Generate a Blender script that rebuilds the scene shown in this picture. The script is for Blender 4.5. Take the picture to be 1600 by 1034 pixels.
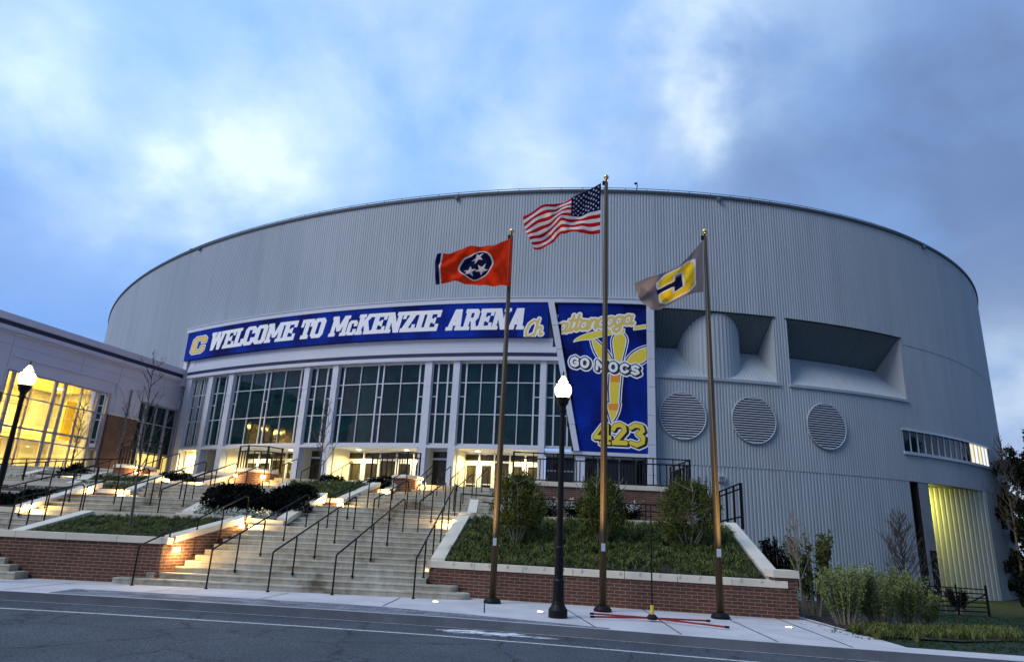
import bpy, bmesh, math, random
import numpy as np
from mathutils import Vector, Matrix
R = math.radians
sc = bpy.context.scene
for o in list(bpy.data.objects): bpy.data.objects.remove(o)
COL = sc.collection

# ------------------------------------------------------------------ camera, sky, sun, exposure
TH, RO, EYE = R(16.65), R(2.7), 1.6
fw = Vector((0, math.cos(TH), math.sin(TH))); up0 = Vector((0, -math.sin(TH), math.cos(TH))); r0 = Vector((1, 0, 0))
cr = math.cos(RO)*r0 + math.sin(RO)*up0; cu = -math.sin(RO)*r0 + math.cos(RO)*up0
cam = bpy.data.cameras.new('camera'); camo = bpy.data.objects.new('camera', cam); COL.objects.link(camo)
cam.sensor_width = 36; cam.lens = 1040/1600*36; cam.clip_start = .05; cam.clip_end = 2000
M3 = Matrix((cr, cu, -fw)).transposed(); camo.matrix_world = Matrix.Translation((0, 0, EYE)) @ M3.to_4x4()
sc.camera = camo

def pxdir(x, y):
    return (fw*1040 + cr*(x-800) - cu*(y-517)).normalized()

SUN_EL, SUN_AZ = R(44), R(238)       # low bright dusk sky behind the camera, slightly to its left
w = bpy.data.worlds.new('World'); sc.world = w; w.use_nodes = True
nt = w.node_tree; N, L = nt.nodes, nt.links; N.clear()
def nn(tree, t, **k):
    n = tree.nodes.new(t)
    for a, b in k.items(): setattr(n, a, b)
    return n
def mathn(tree, op, a, b=None, clamp=False):
    n = nn(tree, 'ShaderNodeMath', operation=op, use_clamp=clamp)
    for i, v in enumerate((a, b)):
        if v is None: continue
        if isinstance(v, (int, float)): n.inputs[i].default_value = v
        else: tree.links.new(v, n.inputs[i])
    return n.outputs[0]
def mixc(tree, f, a, b):
    n = nn(tree, 'ShaderNodeMix', data_type='RGBA')
    for s, v in ((0, f), (6, a), (7, b)):
        if isinstance(v, (int, float)): n.inputs[s].default_value = v
        elif isinstance(v, tuple): n.inputs[s].default_value = (*v, 1)[:4]
        else: tree.links.new(v, n.inputs[s])
    return n.outputs[2]
def ramp(tree, f, stops):
    n = nn(tree, 'ShaderNodeValToRGB'); e = n.color_ramp.elements
    while len(e) < len(stops): e.new(.5)
    for el, (p, c) in zip(e, stops):
        el.position = p; el.color = (c, c, c, 1) if isinstance(c, (int, float)) else (*c, 1)
    tree.links.new(f, n.inputs[0]); return n.outputs[0]
tc = nn(nt, 'ShaderNodeTexCoord'); D = tc.outputs['Generated']
sky = nn(nt, 'ShaderNodeTexSky', sky_type='NISHITA'); sky.sun_disc = False
sky.sun_elevation = R(4); sky.sun_rotation = SUN_AZ; sky.air_density = 1.2; sky.dust_density = 1.5
sep = nn(nt, 'ShaderNodeSeparateXYZ'); L.new(D, sep.inputs[0])
zc = mathn(nt, 'ADD', mathn(nt, 'MAXIMUM', sep.outputs[2], 0.0), .55)
cmb = nn(nt, 'ShaderNodeCombineXYZ')
L.new(mathn(nt, 'DIVIDE', sep.outputs[0], zc), cmb.inputs[0]); L.new(mathn(nt, 'DIVIDE', sep.outputs[1], zc), cmb.inputs[1])
def noise(tree, vec, scale, det=6, rough=.55, dist=0., off=(0, 0, 0), stretch=(1, 1, 1)):
    mp = nn(tree, 'ShaderNodeMapping'); mp.inputs['Location'].default_value = off; mp.inputs['Scale'].default_value = stretch
    if vec is not None: tree.links.new(vec, mp.inputs[0])
    n = nn(tree, 'ShaderNodeTexNoise'); n.inputs['Scale'].default_value = scale; n.inputs['Detail'].default_value = det
    n.inputs['Roughness'].default_value = rough; n.inputs['Distortion'].default_value = dist
    tree.links.new(mp.outputs[0], n.inputs[0]); return n.outputs[0]
_n = nn(nt, 'ShaderNodeTexNoise'); _n.inputs['Scale'].default_value = 3.2; _n.inputs['Detail'].default_value = 6; L.new(D, _n.inputs[0])
_v = nn(nt, 'ShaderNodeVectorMath', operation='SUBTRACT'); L.new(_n.outputs['Color'], _v.inputs[0]); _v.inputs[1].default_value = (.5, .5, .5)
_w = nn(nt, 'ShaderNodeVectorMath', operation='MULTIPLY_ADD'); L.new(_v.outputs[0], _w.inputs[0]); _w.inputs[1].default_value = (.42, .42, .42); L.new(D, _w.inputs[2])
_u = nn(nt, 'ShaderNodeVectorMath', operation='NORMALIZE'); L.new(_w.outputs[0], _u.inputs[0]); DP = _u.outputs[0]
def lobes(lst):
    tot = None
    for (x, y, sig, a) in lst:
        v = nn(nt, 'ShaderNodeVectorMath', operation='DOT_PRODUCT'); L.new(DP, v.inputs[0]); v.inputs[1].default_value = pxdir(x, y)
        e = mathn(nt, 'POWER', 2.71828, mathn(nt, 'DIVIDE', mathn(nt, 'SUBTRACT', v.outputs['Value'], 1.0), sig*sig/2))
        e = mathn(nt, 'MULTIPLY', e, a); tot = e if tot is None else mathn(nt, 'ADD', tot, e)
    return tot
big = noise(nt, cmb.outputs[0], 2.3, 7, .52, .15, (3.1, 1.7, 0))
fine = noise(nt, cmb.outputs[0], 4.2, 8, .56, .2, (9.3, 4.2, 0))
gray = lobes([(1420, 250, .20, .8), (1580, 420, .16, .7), (60, 320, .13, .30), (1500, 520, .1, .4), (1150, 240, .10, .35), (1560, 80, .13, .35)])
brt = lobes([(1110, 60, .05, .9), (1060, 120, .05, .9), (360, 205, .11, .42), (355, 222, .035, .35), (830, 250, .10, .50), (520, 130, .20, .40), (40, 40, .10, .50), (760, 60, .17, .25),
             (1560, 690, .14, .6), (1000, 160, .09, .3), (1200, 40, .08, .25), (450, 300, .08, .25)])
base = ramp(nt, sep.outputs[2], [(0, (.38, .46, .72)), (.22, (.115, .27, .64)), (.5, (.20, .41, .80)), (1, (.20, .40, .78))])
gm = mathn(nt, 'MULTIPLY', mathn(nt, 'ADD', gray, .12), mathn(nt, 'ADD', mathn(nt, 'MULTIPLY', ramp(nt, big, [(.34, 0.), (.62, 1.)]), 1.1), .30), True)
c1 = mixc(nt, gm, base, (.135, .225, .46))
bf = ramp(nt, fine, [(.30, 0.0), (.72, 1.0)])
bm = mathn(nt, 'MULTIPLY', mathn(nt, 'ADD', brt, .05), mathn(nt, 'ADD', mathn(nt, 'MULTIPLY', bf, 1.6), .12), True)
c2 = mixc(nt, bm, c1, (.60, .73, .88))
skv = nn(nt, 'ShaderNodeVectorMath', operation='SCALE'); L.new(sky.outputs[0], skv.inputs[0]); skv.inputs['Scale'].default_value = .012
ad = nn(nt, 'ShaderNodeVectorMath', operation='ADD'); L.new(c2, ad.inputs[0]); L.new(skv.outputs[0], ad.inputs[1])
dk = mathn(nt, 'ADD', .82, mathn(nt, 'MULTIPLY', sep.outputs[0], -.22)); dk = mathn(nt, 'MULTIPLY', dk, ramp(nt, mathn(nt, 'MULTIPLY_ADD', sep.outputs[1], .5) if False else mathn(nt, 'ADD', mathn(nt, 'MULTIPLY', sep.outputs[1], .5), .5), [(.15, .62), (.62, 1.22)]))
sc2 = nn(nt, 'ShaderNodeVectorMath', operation='SCALE'); L.new(ad.outputs[0], sc2.inputs[0]); L.new(dk, sc2.inputs['Scale'])
bg = nn(nt, 'ShaderNodeBackground'); bg.inputs[1].default_value = 1.0; L.new(sc2.outputs[0], bg.inputs[0])
wo = nn(nt, 'ShaderNodeOutputWorld'); L.new(bg.outputs[0], wo.inputs[0])

sl = bpy.data.lights.new('sun', 'SUN'); sl.energy = 1.35; sl.angle = R(30); sl.color = (1, .97, .95)
so = bpy.data.objects.new('sun', sl); COL.objects.link(so)
sd = Vector((math.sin(SUN_AZ)*math.cos(SUN_EL), math.cos(SUN_AZ)*math.cos(SUN_EL), math.sin(SUN_EL)))
so.rotation_euler = sd.to_track_quat('Z', 'Y').to_euler()
sc.view_settings.view_transform = 'Standard'; sc.view_settings.look = 'None'; sc.view_settings.gamma = 1
sc.view_settings.exposure = 0.36
sc.render.engine = 'CYCLES'

# ------------------------------------------------------------------ materials
def mat(name, col, rough=.6, metal=0., emit=None, es=0., spec=.5, bump=None, var=None, extra=None):
    """bump=(scale,strength,dist)  var=(scale, amount, (stretch))"""
    m = bpy.data.materials.new(name); m.use_nodes = True; t = m.node_tree
    b = t.nodes['Principled BSDF']; b.inputs['Base Color'].default_value = (*col, 1)
    b.inputs['Roughness'].default_value = rough; b.inputs['Metallic'].default_value = metal
    b.inputs['Specular IOR Level'].default_value = spec
    if emit: b.inputs['Emission Color'].default_value = (*emit, 1); b.inputs['Emission Strength'].default_value = es
    g = nn(t, 'ShaderNodeNewGeometry').outputs['Position']
    if var:
        f = noise(t, g, var[0], 6, .6, 0, (0, 0, 0), var[2] if len(var) > 2 else (1, 1, 1))
        k = ramp(t, f, [(.3, 1-var[1]), (.7, 1+var[1]*.6)])
        mx = nn(t, 'ShaderNodeVectorMath', operation='MULTIPLY'); mx.inputs[0].default_value = col; t.links.new(k, mx.inputs[1])
        t.links.new(mx.outputs[0], b.inputs['Base Color'])
    if bump:
        bn = nn(t, 'ShaderNodeBump'); bn.inputs['Strength'].default_value = bump[1]; bn.inputs['Distance'].default_value = bump[2]
        t.links.new(noise(t, g, bump[0], 5, .6), bn.inputs['Height']); t.links.new(bn.outputs[0], b.inputs['Normal'])
    return m
def wall_uv(t):
    g = nn(t, 'ShaderNodeNewGeometry')
    cx = nn(t, 'ShaderNodeVectorMath', operation='CROSS_PRODUCT'); t.links.new(g.outputs['True Normal'], cx.inputs[0]); cx.inputs[1].default_value = (0, 0, 1)
    nz = nn(t, 'ShaderNodeVectorMath', operation='NORMALIZE'); t.links.new(cx.outputs[0], nz.inputs[0])
    d = nn(t, 'ShaderNodeVectorMath', operation='DOT_PRODUCT'); t.links.new(g.outputs['Position'], d.inputs[0]); t.links.new(nz.outputs[0], d.inputs[1])
    s = nn(t, 'ShaderNodeSeparateXYZ'); t.links.new(g.outputs['Position'], s.inputs[0])
    c = nn(t, 'ShaderNodeCombineXYZ'); t.links.new(d.outputs['Value'], c.inputs[0]); t.links.new(s.outputs[2], c.inputs[1])
    return c.outputs[0]
def brick_mat(name, c1, c2, mortar, bw=.25, bh=.075):
    m = mat(name, c1, .85); t = m.node_tree; b = t.nodes['Principled BSDF']
    uv = wall_uv(t); br = nn(t, 'ShaderNodeTexBrick'); t.links.new(uv, br.inputs['Vector'])
    br.inputs['Color1'].default_value = (*c1, 1); br.inputs['Color2'].default_value = (*c2, 1); br.inputs['Mortar'].default_value = (*mortar, 1)
    br.inputs['Scale'].default_value = 1; br.inputs['Mortar Size'].default_value = .007; br.inputs['Brick Width'].default_value = bw; br.inputs['Row Height'].default_value = bh
    br.inputs['Mortar Smooth'].default_value = .2; br.inputs['Bias'].default_value = -.1
    g = nn(t, 'ShaderNodeNewGeometry').outputs['Position']
    v = ramp(t, noise(t, g, 1.3, 5, .6), [(.3, .72), (.7, 1.15)])
    mx = nn(t, 'ShaderNodeVectorMath', operation='MULTIPLY'); t.links.new(br.outputs[0], mx.inputs[0]); t.links.new(v, mx.inputs[1])
    t.links.new(mx.outputs[0], b.inputs['Base Color'])
    bn = nn(t, 'ShaderNodeBump'); bn.invert = True; bn.inputs['Strength'].default_value = .6; bn.inputs['Distance'].default_value = .01
    t.links.new(br.outputs['Fac'], bn.inputs['Height']); t.links.new(bn.outputs[0], b.inputs['Normal'])
    return m
M = {}
def metal_mat():
    m = mat('ribbed_metal', (.44, .49, .53), .5); t = m.node_tree; b = t.nodes['Principled BSDF']; b.inputs['Specular IOR Level'].default_value = .4
    uv = wall_uv(t); g = nn(t, 'ShaderNodeNewGeometry').outputs['Position']
    a = ramp(t, noise(t, g, .12, 5, .6, 0, (0, 0, 0), (1, 1, .35)), [(.3, (.365, .415, .45)), (.7, (.435, .48, .51))])
    st = ramp(t, noise(t, g, 1.1, 6, .65, 0, (0, 0, 0), (1, 1, .06)), [(.32, .90), (.62, 1.03)])
    mx = nn(t, 'ShaderNodeVectorMath', operation='MULTIPLY'); t.links.new(a, mx.inputs[0]); t.links.new(st, mx.inputs[1])
    t.links.new(mx.outputs[0], b.inputs['Base Color']); return m
M['metal'] = metal_mat()
M['metal_dark'] = mat('dark_metal_soffit_shade', (.13, .17, .19), .6, .0)  # dark metal for fittings; the recess soffits' shade is put into this colour
M['edge_dark'] = mat('dark_roof_edge', (.06, .07, .08), .6)
M['trim'] = mat('light_panel', (.60, .63, .70), .5, .0, var=(.4, .05))
M['stucco'] = mat('stucco', (.60, .56, .66), .8, var=(.5, .06), bump=(60, .1, .01))
M['darkblue'] = mat('navy_stripe', (.012, .016, .07), .5)
M['frame'] = mat('aluminium_frame', (.62, .65, .70), .4, .3)
M['framegrey'] = mat('grey_lilac_frame', (.34, .33, .40), .5)
def glass_mat():
    m = mat('dark_teal_glass', (.003, .024, .028), .04, spec=.5); t = m.node_tree; b = t.nodes['Principled BSDF']
    uv = wall_uv(t); v = nn(t, 'ShaderNodeTexVoronoi', distance='CHEBYCHEV'); v.inputs['Scale'].default_value = .8; t.links.new(uv, v.inputs[0])
    sp_ = nn(t, 'ShaderNodeSeparateColor'); t.links.new(v.outputs['Color'], sp_.inputs[0])
    t.links.new(ramp(t, sp_.outputs[0], [(.1, (.003, .016, .020)), (.9, (.003, .032, .034))]), b.inputs['Base Color'])
    bn = nn(t, 'ShaderNodeBump'); bn.inputs['Strength'].default_value = .25; bn.inputs['Distance'].default_value = .05
    t.links.new(noise(t, uv, .7, 2, .5), bn.inputs['Height']); t.links.new(bn.outputs[0], b.inputs['Normal'])
    return m
M['darkglass'] = glass_mat()
M['doorglass'] = mat('warm_dark_glass', (.030, .026, .012), .06, spec=.5, var=(.8, .6))
M['blackpipe'] = mat('black_paint', (.004, .004, .005), .5, 0, spec=.25)
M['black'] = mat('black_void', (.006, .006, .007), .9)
M['brick'] = brick_mat('red_brick', (.135, .050, .030), (.085, .034, .023), (.30, .22, .16))
M['brick_far'] = brick_mat('brown_brick', (.15, .070, .045), (.10, .045, .032), (.22, .16, .12))
M['cap'] = mat('cast_stone', (.74, .66, .52), .75, var=(1.2, .10), bump=(40, .15, .01))  # yellowed base colour holds the warm lamplight falling on the coping
M['soil'] = mat('mulch', (.035, .025, .018), .95, bump=(25, .8, .05), var=(6, .4))
M['sidewalk'] = mat('sidewalk_concrete', (.58, .55, .54), .85, var=(1.1, .17), bump=(80, .2, .005))
M['curb'] = mat('curb_concrete', (.13, .145, .17), .85, var=(1.5, .25), bump=(40, .3, .01))
M['concrete'] = mat('concrete', (.30, .31, .33), .85, var=(.9, .2))
M['pole'] = mat('flagpole_bronze', (.075, .046, .014), .5, 0, spec=.3, var=(3, .15, (1, 1, .2)))
M['gold'] = mat('gold_ball', (.9, .62, .2), .25, 1.)
M['white'] = mat('white_ink', (.93, .93, .94), .7)
M['goldink'] = mat('gold_ink', (.80, .58, .13), .6)
M['yellowink'] = mat('yellow_ink', (.88, .68, .05), .6)
M['cream'] = mat('cream_wall', (.78, .70, .50), .8)
M['lamp'] = mat('lit_globe', (1, .95, .8), .4, emit=(1, .83, .50), es=5)
M['steplamp'] = mat('lit_step_lens', (1, .9, .7), .4, emit=(1, .66, .22), es=16)
M['downlamp'] = mat('lit_downlight', (1, .9, .7), .4, emit=(1, .86, .5), es=9)
M['redpaint'] = mat('red_tube', (.26, .012, .012), .4)
M['yellowpaint'] = mat('yellow_sleeve', (.75, .5, .03), .5)
M['bark'] = mat('bark', (.10, .085, .07), .9, bump=(30, .5, .01))
M['barkpale'] = mat('pale_bark', (.26, .22, .17), .9, bump=(30, .5, .01))
M['twig'] = mat('twig', (.07, .06, .055), .9)
def leafmat(n, c, c2, sc_=3.):
    m = mat(n, c, .8, spec=.12); t = m.node_tree; b = t.nodes['Principled BSDF']
    g = nn(t, 'ShaderNodeNewGeometry').outputs['Position']
    t.links.new(mixc(t, ramp(t, noise(t, g, sc_, 4, .7), [(.35, 0.), (.65, 1.)]), c, c2), b.inputs['Base Color'])
    b.inputs['Subsurface Weight'].default_value = 0
    return m
M['grassleaf'] = leafmat('liriope', (.014, .030, .008), (.20, .23, .07), 5)  # highlights on the blades are put into the lighter leaf tone
M['shrubleaf'] = leafmat('shrub_leaf', (.018, .032, .010), (.15, .17, .03), 4)
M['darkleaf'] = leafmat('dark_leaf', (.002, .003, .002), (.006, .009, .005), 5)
M['yleaf'] = leafmat('yellow_green_leaf', (.10, .14, .035), (.30, .35, .13), 3)
M['flower'] = mat('white_flower', (.62, .62, .55), .7)
M['lawn'] = mat('lawn', (.012, .030, .008), .95, var=(3, .4), bump=(60, .8, .03))
M['treeleaf'] = leafmat('evergreen_leaf', (.002, .004, .002), (.007, .011, .005), 2)

def stairs_mat():
    m = mat('stair_concrete', (.36, .36, .34), .85); t = m.node_tree; b = t.nodes['Principled BSDF']
    g = nn(t, 'ShaderNodeNewGeometry').outputs['Position']
    a = ramp(t, noise(t, g, .55, 6, .65, .6, (4, 0, 0), (1, .6, 1.6)), [(.32, (.16, .125, .08)), (.44, (.42, .38, .29)), (.70, (.56, .53, .43))])  # brown stains, plus the steps' warm lamplight put into the concrete tones
    s = ramp(t, noise(t, g, 2.6, 6, .7, .3, (0, 0, 0), (2.0, 1, .5)), [(.3, .70), (.6, 1.08)])
    mx = nn(t, 'ShaderNodeVectorMath', operation='MULTIPLY'); t.links.new(a, mx.inputs[0]); t.links.new(s, mx.inputs[1]); t.links.new(mx.outputs[0], b.inputs['Base Color'])
    return m
M['stairs'] = stairs_mat()
def road_mat():
    m = mat('asphalt', (.06, .065, .075), .9); t = m.node_tree; b = t.nodes['Principled BSDF']
    g = nn(t, 'ShaderNodeNewGeometry').outputs['Position']
    a = ramp(t, noise(t, g, .6, 5, .6), [(.3, (.038, .045, .056)), (.7, (.066, .075, .088))])
    sp = ramp(t, noise(t, g, 42, 3, .7), [(.36, .30), (.66, 2.1)])
    v = nn(t, 'ShaderNodeTexVoronoi', feature='DISTANCE_TO_EDGE'); v.inputs['Scale'].default_value = .5
    dn = nn(t, 'ShaderNodeTexNoise'); dn.inputs['Scale'].default_value = 2.2; dn.inputs['Detail'].default_value = 6; t.links.new(g, dn.inputs[0])
    av = nn(t, 'ShaderNodeVectorMath', operation='MULTIPLY_ADD'); t.links.new(dn.outputs['Color'], av.inputs[0]); av.inputs[1].default_value = (.7, .7, .7); t.links.new(g, av.inputs[2])
    t.links.new(av.outputs[0], v.inputs[0])
    crk = ramp(t, v.outputs['Distance'], [(.0, .30), (.018, 1.0)])
    mx = nn(t, 'ShaderNodeVectorMath', operation='MULTIPLY'); t.links.new(a, mx.inputs[0]); t.links.new(mathn(t, 'MULTIPLY', sp, crk), mx.inputs[1])
    t.links.new(mx.outputs[0], b.inputs['Base Color'])
    bn = nn(t, 'ShaderNodeBump'); bn.inputs['Strength'].default_value = .5; bn.inputs['Distance'].default_value = .01
    t.links.new(noise(t, g, 90, 3, .6), bn.inputs['Height']); t.links.new(bn.outputs[0], b.inputs['Normal'])
    return m
M['road'] = road_mat()
def line_mat():
    m = mat('worn_line_paint', (.6, .6, .6), .8); t = m.node_tree; b = t.nodes['Principled BSDF']
    g = nn(t, 'ShaderNodeNewGeometry').outputs['Position']
    t.links.new(ramp(t, noise(t, g, 22, 5, .7), [(.36, (.20, .21, .22)), (.5, (.62, .62, .60))]), b.inputs['Base Color']); return m
M['line'] = line_mat()
def paver_mat():
    m = mat('pavers', (.2, .2, .22), .85); t = m.node_tree; b = t.nodes['Principled BSDF']
    g = nn(t, 'ShaderNodeNewGeometry').outputs['Position']
    br = nn(t, 'ShaderNodeTexBrick'); t.links.new(g, br.inputs['Vector']); br.inputs['Scale'].default_value = 1
    br.inputs['Brick Width'].default_value = .32; br.inputs['Row Height'].default_value = .16; br.inputs['Mortar Size'].default_value = .008
    br.inputs['Color1'].default_value = (.10, .11, .14, 1); br.inputs['Color2'].default_value = (.26, .27, .30, 1); br.inputs['Mortar'].default_value = (.06, .06, .07, 1)
    t.links.new(br.outputs[0], b.inputs['Base Color']); return m
M['paver'] = paver_mat()
def banner_mat():
    m = mat('blue_banner', (.01, .06, .5), .8, spec=.12); t = m.node_tree; b = t.nodes['Principled BSDF']
    uv = wall_uv(t)
    v = nn(t, 'ShaderNodeTexVoronoi', feature='DISTANCE_TO_EDGE', distance='CHEBYCHEV'); v.inputs['Scale'].default_value = .85
    mp = nn(t, 'ShaderNodeMapping'); mp.inputs['Rotation'].default_value = (0, 0, .5); t.links.new(uv, mp.inputs[0]); t.links.new(mp.outputs[0], v.inputs[0])
    e = ramp(t, v.outputs['Distance'], [(.0, .35), (.02, .35), (.03, 1.)])
    bl = ramp(t, noise(t, uv, .22, 3, .5, 0, (2, 5, 0)), [(.38, (.0015, .006, .085)), (.62, (.002, .032, .36))])
    t.links.new(mixc(t, e, (.004, .018, .17), bl), b.inputs['Base Color']); return m
M['banner'] = banner_mat()

# ------------------------------------------------------------------ helpers
class MB:
    def __init__(s): s.v = []; s.f = []; s.m = []
    def quad(s, pts, mi=0):
        n = len(s.v); s.v += [tuple(p) for p in pts]; s.f.append(tuple(range(n, n+len(pts)))); s.m.append(mi)
    def hexa(s, b, t, mi=0):
        """b,t : 4 bottom and 4 top points, ccw seen from above"""
        n = len(s.v); s.v += [tuple(p) for p in b] + [tuple(p) for p in t]
        for f in ((3, 2, 1, 0), (4, 5, 6, 7), (0, 1, 5, 4), (1, 2, 6, 5), (2, 3, 7, 6), (3, 0, 4, 7)):
            s.f.append(tuple(n+i for i in f)); s.m.append(mi)
    def box(s, x0, x1, y0, y1, z0, z1, mi=0):
        s.hexa([(x0, y0, z0), (x1, y0, z0), (x1, y1, z0), (x0, y1, z0)], [(x0, y0, z1), (x1, y0, z1), (x1, y1, z1), (x0, y1, z1)], mi)
    def bar(s, p, q, w, h, mi=0, up=(0, 0, 1)):
        p, q = Vector(p), Vector(q); d = (q-p).normalized(); u = Vector(up)
        if abs(d.dot(u)) > .95: u = Vector((0, 1, 0))
        a = d.cross(u).normalized()*w/2; b = a.cross(d).normalized()*h/2
        s.hexa([p-a-b, q-a-b, q+a-b, p+a-b], [p-a+b, q-a+b, q+a+b, p+a+b], mi)
    def tube(s, pts, rad, n=8, mi=0, cap=True):
        pts = [Vector(p) for p in pts]; rs = rad if isinstance(rad, (list, tuple)) else [rad]*len(pts)
        base = len(s.v); prev = None
        for i, p in enumerate(pts):
            d = (pts[min(i+1, len(pts)-1)]-pts[max(i-1, 0)]).normalized()
            if prev is None: a = d.cross(Vector((.13, .37, .92)) if abs(d.z) < .9 else Vector((1, 0, 0))).normalized()
            else: a = (prev - d*prev.dot(d)).normalized()
            prev = a; b = d.cross(a)
            for k in range(n):
                t = 2*math.pi*k/n; s.v.append(tuple(p+(a*math.cos(t)+b*math.sin(t))*rs[i]))
        for i in range(len(pts)-1):
            for k in range(n):
                s.f.append((base+i*n+k, base+i*n+(k+1) % n, base+(i+1)*n+(k+1) % n, base+(i+1)*n+k)); s.m.append(mi)
        if cap:
            s.f.append(tuple(base+k for k in reversed(range(n)))); s.m.append(mi)
            s.f.append(tuple(base+(len(pts)-1)*n+k for k in range(n))); s.m.append(mi)
    def lathe(s, c, prof, n=16, mi=0):
        """prof: list of (r,z) bottom to top"""
        s.tube([(c[0], c[1], c[2]+z) for r, z in prof], [max(r, .001) for r, z in prof], n, mi)
    def make(s, name, mats, parent=None, smooth=False, **tags):
        me = bpy.data.meshes.new(name); me.from_pydata(s.v, [], s.f)
        for m in (mats if isinstance(mats, (list, tuple)) else [mats]): me.materials.append(M[m] if isinstance(m, str) else m)
        if any(s.m): me.polygons.foreach_set('material_index', s.m)
        if smooth: me.polygons.foreach_set('use_smooth', [True]*len(s.f))
        me.update(); o = bpy.data.objects.new(name, me); COL.objects.link(o)
        if parent:
            o.parent = parent; o.matrix_parent_inverse = Matrix.Translation(-parent.location) if parent.parent is None else Matrix()
        tag(o, **tags); return o
def tag(o, label=None, cat=None, group=None, kind=None):
    if label: o['label'] = label
    if cat: o['category'] = cat
    if group: o['group'] = group
    if kind: o['kind'] = kind
def thing(name, loc, label, cat, group=None):
    o = bpy.data.objects.new(name, None); o.location = loc; o.empty_display_size = .3; COL.objects.link(o); tag(o, label, cat, group); return o
def light(name, kind, loc, e, col, parent=None, size=.1, aim=None, spot=None, blend=.5):
    l = bpy.data.lights.new(name, kind); l.energy = e; l.color = col
    if kind == 'AREA': l.size = size
    else: l.shadow_soft_size = size
    if kind == 'SPOT': l.spot_size = spot; l.spot_blend = blend
    o = bpy.data.objects.new(name, l); COL.objects.link(o); o.location = loc
    if aim is not None: o.rotation_euler = (Vector(loc)-Vector(aim)).to_track_quat('Z', 'Y').to_euler()
    if parent: o.parent = parent; o.matrix_parent_inverse = Matrix.Translation(-parent.location) if parent.parent is None else Matrix()
    return o
WARM = (1, .66, .26); WARM2 = (1, .78, .36)

# ------------------------------------------------------------------ the drum's plan curve (an ellipse), arc length s = 0 in front of the stairs
CXE, CYE, A_, B_, PH = -4.85, 107.93, 53.39, 70.59, .5355
T0 = -2.1528077817989417
_t = np.linspace(T0-2.6, T0+2.6, 60001)
_x = A_*np.cos(_t); _y = B_*np.sin(_t); _c, _s = math.cos(PH), math.sin(PH)
_X = CXE+_x*_c-_y*_s; _Y = CYE+_x*_s+_y*_c
_nx = np.cos(_t)/A_; _ny = np.sin(_t)/B_; _n = np.hypot(_nx, _ny); _nx, _ny = _nx/_n, _ny/_n
_NX = _nx*_c-_ny*_s; _NY = _nx*_s+_ny*_c
_S = np.concatenate([[0], np.cumsum(np.hypot(np.diff(_X), np.diff(_Y)))]); _S -= np.interp(T0, _t, _S)
def W(s, o, z):
    x = np.interp(s, _S, _X); y = np.interp(s, _S, _Y); nx = np.interp(s, _S, _NX); ny = np.interp(s, _S, _NY)
    return (float(x+nx*o), float(y+ny*o), z)
def cstrip(mb, s0, s1, z0, z1, o0, o1, step=1.0, mi=0):
    """curved box that follows the drum: arc s0..s1, heights z0..z1, offsets o0 (back) .. o1 (front)"""
    n = max(1, int(math.ceil((s1-s0)/step)))
    base = len(mb.v)
    for i in range(n+1):
        s = s0+(s1-s0)*i/n
        mb.v += [W(s, o0, z0), W(s, o1, z0), W(s, o1, z1), W(s, o0, z1)]
    for i in range(n):
        a, b = base+4*i, base+4*i+4
        for k in range(4):
            k2 = (k+1) % 4; mb.f.append((a+k, b+k, b+k2, a+k2)); mb.m.append(mi)
    mb.f.append((base, base+1, base+2, base+3)); mb.m.append(mi)
    e = base+4*n; mb.f.append((e+3, e+2, e+1, e)); mb.m.append(mi)
# ------------------------------------------------------------------ ground
def sheet(name, poly, z, m, kind='structure', **k):
    mb = MB(); mb.quad([(x, y, z if not callable(z) else z(x, y)) for x, y in poly]); return mb.make(name, m, kind=kind, **k)
CURB = [(-60, 15.3), (-30, 14.75), (-15, 14.4), (-9.85, 14.22), (-7.05, 14.05), (-5, 13.86), (-3.4, 13.7), (-1.1, 13.4), (.8, 13.0), (2.2, 12.68), (3.3, 12.4), (4.7, 12.08), (5.5, 11.9), (8.4, 11.3), (14, 10.1), (30, 6.6), (60, 0)]
def curb_y(x):
    return float(np.interp(x, [p[0] for p in CURB], [p[1] for p in CURB]))
def ribbon(name, xs, off0, off1, z, m, th=0, **k):
    mb = MB()
    for a, b in zip(xs[:-1], xs[1:]):
        p = [(a, curb_y(a)+off0), (b, curb_y(b)+off0), (b, curb_y(b)+off1), (a, curb_y(a)+off1)]
        if th: mb.hexa([(*q, z-th) for q in p], [(*q, z) for q in p])
        else: mb.quad([(*q, z) for q in p])
    return mb.make(name, m, kind='structure', **k)
XS = list(np.arange(-60, 60.1, .5))

mb = MB()
for a, b in zip(XS[:-1], XS[1:]): mb.quad([(a, -300, -.16), (b, -300, -.16), (b, curb_y(b)+.05, -.16), (a, curb_y(a)+.05, -.16)])
mb.make('road', 'road', kind='structure')
ribbon('curb', XS, 0, .055, 0.0, 'curb', .5)
ribbon('gutter_seam_line', XS, -.05, -.015, -.156, 'line')
ribbon('white_edge_line', XS, -1.13, -1.04, -.156, 'line')
xs2 = list(np.arange(-60, 7.01, .5))
ribbon('sidewalk', xs2, .055, 12, -.004, 'sidewalk', .4)
ribbon('sidewalk_kerb_path', list(np.arange(7, 60, .5)), .055, .75, -.004, 'sidewalk', .4)
mb = MB()                                    # dark concrete pavers beside the kerb
for a, b in zip(np.arange(-9, 1.6, .5), np.arange(-8.5, 2.1, .5)):
    w0, w1 = [.17+max(0, min(.9, .09+(.9-.09)*(1.9-x)/4.5)) for x in (a, b)]
    mb.quad([(a, curb_y(a)+.172, .002), (b, curb_y(b)+.172, .002), (b, curb_y(b)+w1, .002), (a, curb_y(a)+w0, .002)])
mb.make('paver_path', 'paver', kind='structure')
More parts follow.
